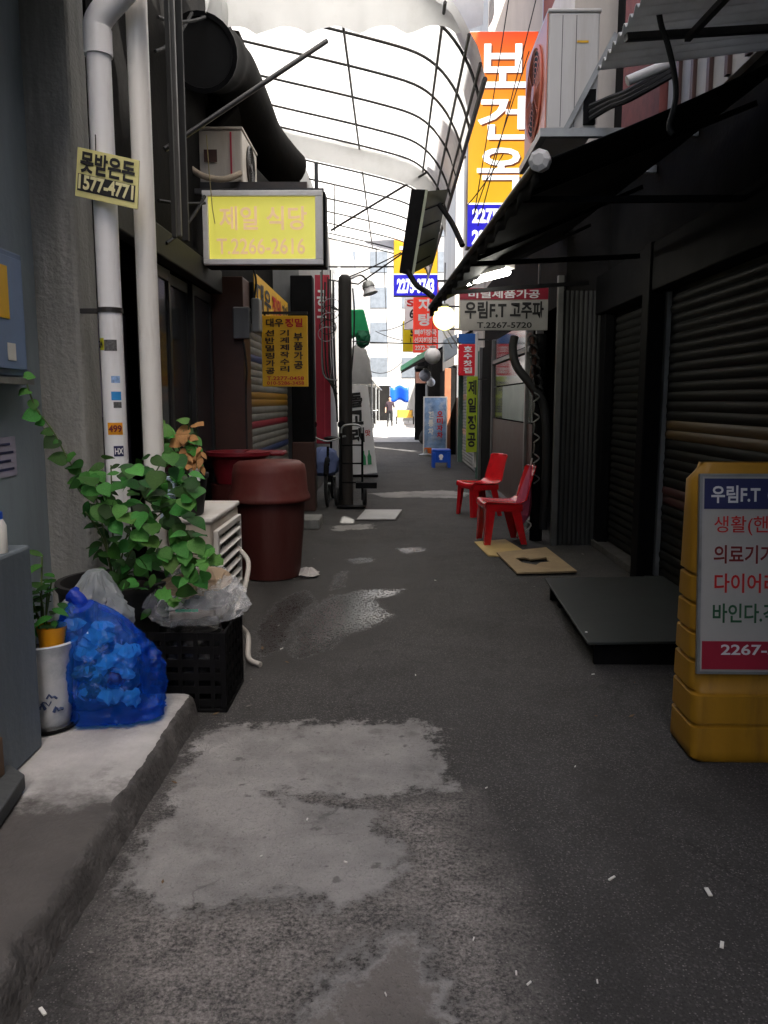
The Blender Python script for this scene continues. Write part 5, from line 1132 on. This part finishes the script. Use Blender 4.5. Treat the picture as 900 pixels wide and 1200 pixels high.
for k, (p, q_) in enumerate((((596,0),(555,255)),((628,0),(560,265)),((590,180),(548,240)),((620,60),(556,250)))):
    single('overhead_wire', MB().tube(rope(Yp(*p,9.0), Yp(*q_,9.3), .03), .006, 5), m_rubber, 'thin wire crossing in front of the tall orange sign', 'wire', 'wires before the orange sign', smooth=True)

# ------------------------------------------------------------------ middle distance, left
bC = thing('building', 'narrow grey workshop front behind the bicycle', 'building', (-2.5,13.5,0))
part('wall', MB().box(-5,-1.28,11.2,16.4,0,5.4), m_greyfront, bC)
part('white_strip', MB().box(-1.28,-1.2,11.3,11.42,.2,2.6), m_whitewall, bC); part('green_door', MB().box(-1.28,-1.24,12.3,13.2,.05,2.0), mat('dark_green_door', (.03,.08,.06), .5, .15), bC, bev=.01); part('door_handle', MB().box(-1.239,-1.2,13.05,13.1,.95,1.1), m_galv, bC)
rb = thing('red_board', 'tall red painted sign board with white brush marks beside the cables', 'sign board', (-1.1,12.2,.8))
a, b_ = Yp(371,520,12.2), Yp(386,322,12.2)
part('board', MB().box(a.x,b_.x,12.2,12.26,a.z,b_.z), m_redboard, rb, bev=.004); part('batten', MB().box(a.x+(b_.x-a.x)*.55,a.x+(b_.x-a.x)*.62,12.19,12.199,a.z,b_.z), mat('bright_red_trim', (.55,.05,.08), .5), rb)
t = MB(); text(t, '공구', Vector((a.x,12.189,a.z)), U, V, .03, .17, 1.75, 2.3, .03, True); part('lettering', t, m_white, rb)
bD = thing('building', 'sunlit white plaster building beyond the utility pole', 'building', (-3,22,0))
part('wall', MB().box(-6,-1.35,16.5,29,0,6.4), m_far2, bD)
for y0, z0 in ((18,3.2),(21,3.3),(24.5,3.2)):
    w_ = part('window', MB().box(-1.36,-1.32,y0,y0+1.4,z0,z0+1.2), m_alu, bD, bev=.01); part('pane', MB().box(-1.319,-1.315,y0+.06,y0+.67,z0+.06,z0+1.14).box(-1.319,-1.315,y0+.73,y0+1.34,z0+.06,z0+1.14), m_glassd, w_)
part('drain', MB().tube([(-1.3,19.8,0),(-1.3,19.8,6.2)], .05, 10), m_pvc, bD, True)
gr_ = thing('folded_green_awning', 'folded bright green cloth awning on the white building', 'awning', (-.8,14.2,2.5))
gz_ = [Yp(404,363,14.2), Yp(426,362,14.2), Yp(433,390,14.2), Yp(420,391,14.2), Yp(404,399,14.2)]
part('cloth', MB().prism(gz_[::-1], (0,.35,.0)), m_greencloth, gr_, bev=.03)
part('fold', crumple(Yp(425,408,14.2), [(.02,0),(.09,.06),(.1,.2),(.06,.3)], 6.6, .4, 14, nu=24, nv=14), mat('dark_green_cloth', (.01,.13,.06), .65, .2), gr_, True)
part('arm', MB().bar(Yp(404,366,14.3), (-1.3,14.3,3.2), .03), m_steel, gr_)
wl = thing('white_parasol', 'white rounded cloth parasol half folded above the banner', 'parasol', (-.75,14.8,1.7))
pw = Yp(417,450,14.8)
part('cloth', crumple(pw, [(.25,0),(.27,.1),(.22,.4),(.14,.6),(.03,.72)], 9.2, .12, 6, (.05,0), 30, 18), m_vinyl, wl, True); part('pole', MB().tube([(pw.x-.1,pw.y,0),(pw.x-.1,pw.y,pw.z+.7)], .02, 8), m_galv, wl, True)
gp_ = single('grey_box', MB().box(Yp(401,440,13.6).x,Yp(409,440,13.6).x,13.6,13.8,Yp(401,430,13.6).z,Yp(401,392,13.6).z), m_beige, 'beige junction box fixed behind the utility pole', 'box', bev=.01)
lamp = thing('street_lamp', 'grey dome street lamp on a cable arm beside the utility pole', 'street lamp', Yp(433,335,12.6))
lp = Yp(432,337,12.6)
part('dome', MB().lathe([(.001,.1),(.06,.095),(.09,.05),(.1,.0),(.09,-.005)], lp, 22, (-.3,.1,1), cap=False), m_galv, lamp, True)
part('lens', MB().lathe([(.088,-.004),(.09,-.04),(.12,-.1),(.001,-.12)], lp, 20, (-.3,.1,1), cap=False), m_globe, lamp, True)
part('arm', MB().tube(smooth_pts([lp+Vector((-.02,0,.1)), lp+Vector((-.12,-.1,.17)), (-.62,11.65,lp.z-.02)],4), .015, 7), m_steel, lamp, True)
# standing banner
ba, bb_, bcn, bdn = Yp(410,557,15.9), Yp(442,554,15.9), Yp(431,452,16.1), Yp(408,450,16.1)
bn = thing('standing_banner', 'leaning white cloth banner with black brush lettering and two green bottles', 'banner', ba)
part('cloth', MB().prism([ba,bb_,bcn,bdn], (0,.012,0)), m_white, bn)
uu2 = (bb_-ba).normalized(); vv2 = ((bdn+bcn)/2-(ba+bb_)/2); HH = vv2.length; vv2.normalize(); WW = (bb_-ba).length
part('lettering', text(MB(), '돌고래', ba, uu2, vv2, WW*.16, WW*.62, HH*.34, HH*.93, .05, True, lift=.012), m_ink, bn)
part('red_mark', text(MB(), '맛', ba, uu2, vv2, WW*.66, WW*.84, HH*.42, HH*.49, .03, lift=.012), m_inkred, bn)
bt = MB()
for k in range(2):
    x = WW*(.55+.2*k); bt.add([ba+uu2*(x+q_[0]*WW)+vv2*(HH*q_[1])-Vector((0,.012,0)) for q_ in ((-.07,.1),(.07,.1),(.07,.19),(.025,.225),(.025,.26),(-.025,.26),(-.025,.225),(-.07,.19))], [tuple(range(8))])
part('bottle_print', bt, mat('bottle_green_print', (.05,.35,.14), .5), bn)
part('pole', MB().tube([ba+Vector((.1,.05,-.06)), bdn+Vector((.1,.05,.1))], .012, 7), m_galv, bn, True); part('foot', MB().box(ba.x-.05,bb_.x+.02,15.85,16.15,.001,.05), m_black, bn, bev=.01)

# ------------------------------------------------------------------ middle distance, right
bH = thing('building', 'pale shuttered shop beyond the tea room sign', 'building', (3.5,21,0))
part('wall', MB().box(1.72,2.7,15.52,20.3,2.5,10), m_beige, bH); part('wall', MB().box(1.721,2.7,22.7,27.9,2.5,10), m_beige, bH); part('wall', MB().box(1.8,2.71,15.52,20.3,0,2.49), m_greyfront, bH); part('wall', MB().box(1.8,2.71,22.7,27.9,0,2.49), m_greyfront, bH); part('yard_wall', MB().box(1.8,1.95,20.31,22.69,0,1.6), m_conc, bH)
m_or = mat('faded_orange_slat', (.45,.22,.12), .5, .12, 3, .08, 40)
shutter(bH, 1.72, 15.7, 19.8, .02, 2.4, lambda i: m_or if i in (9,10,20,21) else m_slat_l, .075, -1)
m_pgf = mat('pale_green_frame', (.1,.18,.14), .5, .12); part('green_frame', MB().box(1.62,1.74,19.85,20.0,0,2.45), m_pgf, bH, bev=.008); part('green_frame', MB().box(1.62,1.74,15.6,15.68,0,2.45), m_pgf, bH, bev=.008)
part('wood_post', MB().box(1.45,1.62,22.5,22.7,0,2.4), mat('rusty_wood', (.24,.09,.04), .7, .2), bH, bev=.01)
part('dark_front', MB().box(1.6,1.79,22.75,27.4,0,2.45), m_dark, bH)
gc = thing('green_edged_canopy', 'dark shop canopy with a bright green front edge over the globe lamps', 'canopy', (1.2,24,2.4))
ga, gb = Yp(470,432,21), Yp(503,412,17.5)
part('roof', MB().prism([ga-Vector((0,0,.12)), gb-Vector((0,0,.1)), Vector((1.75,17.5,3.0)), Vector((1.75,21,3.0))], (0,0,.05)), m_black, gc)
part('green_edge', MB().bar(ga, gb, .04, .12), mat('bright_green_edge', (.02,.4,.2), .5, .1), gc)
part('fascia', MB().prism([Yp(487,449,24),Yp(503,449,24),Yp(503,436,24),Yp(487,436,24)], (0,.1,0)), m_brown, gc)
bI = thing('building', 'dark corner shop at the end of the shaded alley', 'building', (3,30.5,0))
part('wall', MB().box(1.25,6,28.0,32,0,3.3), m_dark, bI); part('pier', MB().box(.86,1.25,31.0,31.4,0,2.7), m_black, bI, bev=.02); part('door', MB().box(1.2,1.249,28.6,29.6,0,2.1), m_greyfront, bI, bev=.01); part('lintel', MB().box(.86,1.25,28.2,32,2.71,3.1), m_black, bI)
# red soup sign, yellow and white neighbours
def vsign(name, box, Y, mt, label, items, th=.15):
    a, b_ = Yp(box[0],box[3],Y), Yp(box[2],box[1],Y); r = thing(name, label, 'sign', (a.x,Y,a.z)); W, H = b_.x-a.x, b_.z-a.z
    part('panel', MB().box(a.x,b_.x,Y,Y+th,a.z,b_.z), mt, r, bev=.01); o = Vector((a.x,Y-.001,a.z))
    for s, x0, x1, y0, y1, vert, ink in items: part('lettering', text(MB(), s, o, U, V, W*x0, W*x1, H*y0, H*y1, .04, vert), ink, r)
    part('bracket', MB().bar((b_.x,Y+.07,b_.z-.2),(1.8,Y+.07,b_.z-.2),.04), m_steel, r); return r
vsign('soup_sign', (484,330,514,413), 18.5, mat('soup_red', (.7,.05,.03), .35, .06, 4, 0, emis=(.7,.05,.03), estr=.1), 'red soup restaurant sign under the farther orange sign', [('감자탕',.2,.72,.36,.99,True,m_white),('뼈해장국',.06,.94,.24,.33,False,m_white),('선지해장국',.04,.96,.13,.22,False,m_white),('2272-7055',.08,.94,.03,.1,False,m_white)])
vsign('yellow_sign', (472,376,501,412), 20.5, mat('lemon_sign', (.85,.66,.01), .4, .06, 4, 0), 'round cornered lemon yellow sign half behind the red soup sign', [('5',.3,.45,.5,.75,False,m_ink),('11',.3,.45,.3,.45,False,m_ink)])
vsign('white_sign', (474,349,487,386), 20.0, mat('white_sign_face', (.75,.75,.75), .4, .05, 4, 0), 'white narrow sign with black numeral 6 behind the red soup sign', [('6',.45,.9,.35,.65,False,m_ink),('S',.2,.9,.72,.95,False,m_inkred)])
lbx = single('wall_box', MB().prism([Yp(520,398,15),Yp(536,391,15),Yp(536,415,15),Yp(521,424,15)][::-1], (0,.4,0)), mat('blue_grey_box', (.33,.4,.45), .45, .1), 'blue grey metal box on the wall left of the red tea room sign', 'box', bev=.01)
# poster stand and blue stool
pA_, pB_ = Yp(497,534,22), Yp(523,466,22)
pst = thing('poster_stand', 'upright blue poster stand with red vertical lettering', 'poster stand', (pA_.x,22,0)); W, H = pB_.x-pA_.x, pB_.z-pA_.z
def poster_mat():
    m = mat('seascape_print', (.18,.3,.5), .4, .5, 3.5, 0, dirt=(.6,.65,.68), dirt_amt=.9, dscale=2.5); return m
part('print', MB().box(pA_.x,pB_.x,22,22.03,pA_.z,pB_.z), poster_mat(), pst)
part('frame', MB().box(pA_.x-.03,pA_.x,21.99,22.04,pA_.z,pB_.z+.03).box(pB_.x,pB_.x+.03,21.99,22.04,pA_.z,pB_.z+.03).box(pA_.x,pB_.x,21.99,22.04,pB_.z,pB_.z+.03), m_paper, pst)
part('orange_corner', MB().box(pA_.x+.005,pA_.x+.2,21.99,21.999,pA_.z+.01,pA_.z+.22), mat('orange_print', (.7,.15,.02), .5), pst)
part('lettering', text(MB(), '오미자차', Vector((pA_.x,21.998,pA_.z)), U, V, W*.58, W*.85, H*.3, H*.78, .04, True), m_inkred, pst); part('lettering', text(MB(), '전통차', Vector((pA_.x,21.998,pA_.z)), U, V, W*.18, W*.42, H*.35, H*.78, .04, True), m_paper, pst)
part('base', MB().lathe([(.001,.0),(.2,.0),(.2,.05),(.05,.09),(.03,.2)], (pA_.x+.05,21.95,.002), 20, cap=False), m_galv, pst, True)
sb = thing('blue_stool', 'bright blue plastic stool box beside the poster stand', 'stool', (1.1,18.3,0))
part('top', MB().box(.9,1.32,18.1,18.5,.36,.42), m_blue_pl, sb, bev=.02)
for x in (.9,1.25): 
    for y in (18.1,18.43): part('leg', MB().box(x,x+.07,y,y+.07,0,.36), m_blue_pl, sb, bev=.01)
part('side', MB().box(.97,1.25,18.12,18.14,.12,.36).box(.92,.94,18.17,18.43,.12,.36), m_blue_pl, sb); part('emblem', MB().lathe([(.05,0),(.05,.004)], (1.1,18.119,.26), 14, (0,-1,0)).box(1.07,1.13,18.112,18.118,.18,.22), m_white, sb)
single('brown_sack', crumple((1.2,28.6,.0), [(.15,0),(.22,.08),(.2,.3),(.12,.5),(.02,.55)], 7.7, .2, 6, nu=24, nv=12), m_rubber, 'dark rubbish sack at the foot of the corner shop', 'sack', smooth=True)

# ------------------------------------------------------------------ far end in the sun
for k, (y0, y1, z1, mt, lab) in enumerate(((31,38,3.6,m_far2,'low white shop with a grey sheet awning in the sunlit street'),(38.2,47,4.6,m_greyfront,'grey shop row with dark openings behind the walking person'),(47.2,58,6.5,m_far2,'taller white building at the far left of the sunlit street'))):
    b = thing('far_building', lab, 'building', (-3,(y0+y1)/2,0)); part('wall', MB().box(-7,-1.9,y0,y1,0,z1), mt, b)
    for j in range(3):
        yy = y0+.5+j*(y1-y0)/3.1; part('shop_opening', MB().box(-1.93,-1.88,yy,yy+1.7,.05,2.2), m_dark, b); part('frame', MB().box(-1.88,-1.84,yy-.06,yy,.0,2.3).box(-1.88,-1.84,yy+1.7,yy+1.76,0,2.3), m_alu, b)
        if z1 > 4: part('window', MB().box(-1.9,-1.86,yy+.2,yy+1.3,2.9,3.8), m_glassd, b)
    part('awning', MB().prism([(-1.9,y0+.2,2.75),(-.75,y0+.2,2.3),(-.75,y0+.2,2.24),(-1.9,y0+.2,2.65)], (0,y1-y0-.4,0)), m_galv if k != 1 else m_beige, b); part('awning_post', MB().tube([(-.8,y0+.3,0),(-.8,y0+.3,2.26)], .035, 8), m_alu, b)
be = thing('far_building', 'bright pale building closing the end of the street', 'building', (0,62,0))
part('wall', MB().box(-8,9,62,66,0,22), m_far, be)
m_pg = mat('pale_window_glass', (.12,.135,.15), .2, .2, 3, 0)
for j in range(6):
    for i in range(5): part('window', MB().box(-6.5+j*2.4,-5.2+j*2.4,61.95,62.001,3.3+i*2.6,4.8+i*2.6), m_pg, be)
part('shopfront', MB().box(-2.2,-.1,61.9,62.001,0,2.6), m_dark, be); part('shop_sign', MB().box(-2.2,-.1,61.85,61.899,2.7,3.3), m_paper, be)
bf = thing('far_building', 'white building across the sunlit crossing on the right', 'building', (6,48,0))
part('wall', MB().box(3.2,9,41,61,0,7), m_far2, bf); part('door', MB().box(3.15,3.2,44,45.2,0,2.2), m_alu, bf); part('window', MB().box(3.15,3.2,47,49,1,2.3), m_glassd, bf)
bt_ = thing('blue_tarpaulin', 'blue tarpaulin hung over the far shop opening behind the person', 'tarpaulin', (.2,56,1.6))
part('sheet', MB().surf(lambda u, v: (-.2+u*1.3, 56+.3*math.sin(u*5), 1.5+v*1.0-.1*math.sin(u*9)), 14, 5), m_blue_pl, bt_, True, solid=.01); part('pole', MB().tube([(-.2,56,0),(-.2,56,2.5)], .03, 7).tube([(1.1,56,0),(1.1,56,2.5)], .03, 7), m_galv, bt_, True)
ca = thing('yellow_cart', 'yellow hand cart standing behind the walking person', 'cart', (.75,52,0))
part('tray', MB().box(.3,1.3,51.6,53,.45,.55).box(.3,.36,51.6,53,.55,.95).box(1.24,1.3,51.6,53,.55,.95).box(.36,1.24,51.6,51.66,.55,.95), mat('cart_yellow', (.6,.33,.04), .5, .15), ca, bev=.01)
for x in (.22,1.32): part('wheel', MB().lathe([(.04,0),(.24,0),(.26,.02),(.26,.05),(.24,.07),(.04,.07)], (x,52.2,.262), 20, (1,0,0)), m_rubber, ca, True)
part('handle', MB().tube([(.35,51.6,.55),(.35,50.9,.95),(1.25,50.9,.95),(1.25,51.6,.55)], .025, 7), m_steel, ca, True)
mo = thing('parked_motorcycle', 'dark motorcycle parked by the far shop left of the person', 'motorcycle', (-1.2,45,0))
wheel(mo, (-1.1,44.3,.3), .28, w=.05); wheel(mo, (-1.1,45.5,.3), .28, w=.05)
part('body', MB().tube(smooth_pts([(-1.1,44.35,.75),(-1.1,44.7,.75),(-1.1,45.1,.72),(-1.1,45.6,.8)],4), [.06]*3+[.15]*6+[.1]*4, 10).tube([(-1.1,44.3,.3),(-1.1,44.45,.95)], .04, 8).box(-1.22,-.98,44.7,45.2,.25,.6), m_black, mo, True)
part('handlebar', MB().tube([(-1.4,44.55,1.0),(-1.1,44.42,.98),(-.8,44.55,1.0)], .02, 7), m_galv, mo, True); part('seat', MB().box(-1.22,-.98,44.95,45.7,.78,.87), m_rubber, mo, bev=.03)
# far wires
for k, (p, Y0_, q_, Y1_, sg_) in enumerate((((445,388),22,(512,352),18,.15),((440,388),22,(500,400),20,.1),((413,400),14,(540,402),14.5,.02),((420,428),18,(470,425),26,.25),((450,310),20,(455,430),40,.0),((395,330),12,(470,296),12,.02))):
    single('overhead_wire', MB().tube(rope(Yp(*p,Y0_), Yp(*q_,Y1_), sg_), .01, 5), m_rubber, 'thin black wire strung across the far end of the alley', 'wire', 'wires at the far end of the alley', smooth=True)

# ------------------------------------------------------------------ walking person
def person(loc):
    r = thing('person', 'person in a dark plum shirt and black trousers standing in the sunlit street', 'person', loc)
    J = {'pel':(0,0,.93,.15,.11),'wai':(0,0,1.08,.14,.1),'che':(0,0,1.3,.17,.12),'nek':(0,.0,1.47,.06,.06),'hd0':(0,-.01,1.57,.08,.09),'hd1':(0,-.01,1.66,.085,.095),'hd2':(0,-.005,1.73,.05,.06)}
    E_ = [('pel','wai'),('wai','che'),('che','nek'),('nek','hd0'),('hd0','hd1'),('hd1','hd2')]
    for s, n_ in ((1,'l'),(-1,'r')):
        J.update({n_+'sh':(.18*s,0,1.4,.065,.065),n_+'el':(.25*s,.02,1.13,.048,.048),n_+'wr':(.25*s,-.05,.9,.033,.033),n_+'ha':(.25*s,-.07,.81,.03,.04),n_+'hi':(.09*s,0,.88,.1,.1),n_+'kn':(.11*s,-.03*s,.5,.07,.07),n_+'an':(.12*s,.03*s,.09,.05,.05),n_+'to':(.13*s,-.13,.05,.04,.035)})
        E_ += [('che',n_+'sh'),(n_+'sh',n_+'el'),(n_+'el',n_+'wr'),(n_+'wr',n_+'ha'),('pel',n_+'hi'),(n_+'hi',n_+'kn'),(n_+'kn',n_+'an'),(n_+'an',n_+'to')]
    ks = list(J); me = bpy.data.meshes.new('body'); me.from_pydata([J[k][:3] for k in ks], [(ks.index(a), ks.index(b)) for a, b in E_], [])
    o = link(bpy.data.objects.new('body', me)); md = o.modifiers.new('skin', 'SKIN')
    if not me.skin_vertices: 
        bpy.context.view_layer.objects.active = o
    sv = me.skin_vertices[0].data if me.skin_vertices else None
    if sv is None:
        bm = bmesh.new(); bm.from_mesh(me); bm.verts.layers.skin.verify(); bm.to_mesh(me); bm.free(); sv = me.skin_vertices[0].data
    for i, k in enumerate(ks): sv[i].radius = J[k][3:5]; sv[i].use_root = (k == 'pel')
    s_ = o.modifiers.new('sub', 'SUBSURF'); s_.levels = 2; s_.render_levels = 2
    dg = bpy.context.evaluated_depsgraph_get(); dg.update(); m2 = bpy.data.meshes.new_from_object(o.evaluated_get(dg))
    o.modifiers.clear(); o.data = m2; o.parent = r
    m2.materials.clear()
    for mm in (mat('skin', (.42,.26,.18), .6, .05), mat('plum_shirt', (.022,.01,.016), .8, .15), mat('black_trousers', (.006,.006,.007), .8, .15)): m2.materials.append(mm)
    for p in m2.polygons:
        c = p.center; p.use_smooth = True
        p.material_index = 2 if (c.z < .95 and abs(c.x) < .215) else 1 if (c.z < 1.47 and (c.z > 1.12 or abs(c.x) < .2)) else 0
    h = MB().lathe([(.093*math.sin(t_), .1*math.cos(t_)) for t_ in np.linspace(.02,1.75,8)], Vector(loc)+Vector((0,.015,1.68)), 16, cap=False); part('hair', h, m_black, r, True)
    for s in (-1,1): part('shoe', MB().box(loc[0]+.12*s-.05,loc[0]+.12*s+.05,loc[1]-.17,loc[1]+.08,loc[2],loc[2]+.09), m_rubber, r, bev=.03)
    return r
person((-.16,47.4,.014))

# ------------------------------------------------------------------ litter
SC_ = .8
for px, py, L_ in ((717,1029,.035),(830,1045,.045),(846,1107,.03),(487,791,.014),(570,923,.012),(555,1100,.012),(674,898,.01),(620,1152,.018),(605,1140,.014),(50,1185,.035),(360,960,.012),(405,1010,.014),(306,1003,.01),(452,1165,.012),(695,790,.02),(510,680,.02),(700,1150,.012),(330,760,.03)):
    L_ *= SC_; p = Zp(px,py,.008); an = rnd.uniform(0,3.1); w = L_*rnd.uniform(.2,.5)
    u_ = Vector((math.cos(an),math.sin(an),0)); v_ = Vector((-math.sin(an),math.cos(an),0))
    single('paper_scrap', MB().obox(p, u_*L_*.5+Vector((0,0,.001)), v_*w*.5, (0,0,.002)), m_paper, 'tiny white paper scrap lying on the asphalt', 'scrap', 'scraps littering the asphalt')
m_lit = [mat('brown_litter', (.16,.1,.05), .8, .2), mat('grey_litter', (.2,.19,.17), .8, .2)]
rl = random.Random(11)
for k in range(26):
    y = rl.uniform(1.9,7.5); x = -.86+abs(rl.gauss(0,.12)) if k < 16 else rl.uniform(.9,1.9)
    if k >= 16: y = rl.uniform(5.9,8.2) if k % 2 else rl.uniform(3.6,4.2)
    an = rl.uniform(0,6.3); q_ = rl.uniform(.008,.02); p = Vector((x,y,.012)); u_ = Vector((math.cos(an),math.sin(an),.25))*q_; v_ = Vector((-math.sin(an),math.cos(an),0))*q_*.5
    single('leaf_scrap', MB().add([p-u_,p-u_*.2+v_,p+u_,p-u_*.2-v_,p+Vector((0,0,.004))], [(0,1,4),(1,2,4),(2,3,4),(3,0,4)]), m_lit[k % 2], 'tiny brown or grey leaf scrap lying at the edge of the alley', 'scrap', 'leaf scraps along the alley edges', solid=.001)
# unseen block added behind the camera so light comes mainly from above
bz = thing('building', 'unseen plain grey building added behind the camera to shut out low sky light', 'building', (0,-9,0)); part('wall', MB().box(-5,6,-10,-8.02,0,4.2), m_greyfront, bz); part('door', MB().box(-.6,.6,-8.02,-7.98,0,2.1), m_brown, bz, bev=.01)

bpy.data.objects.remove(FO); bpy.data.curves.remove(FC)
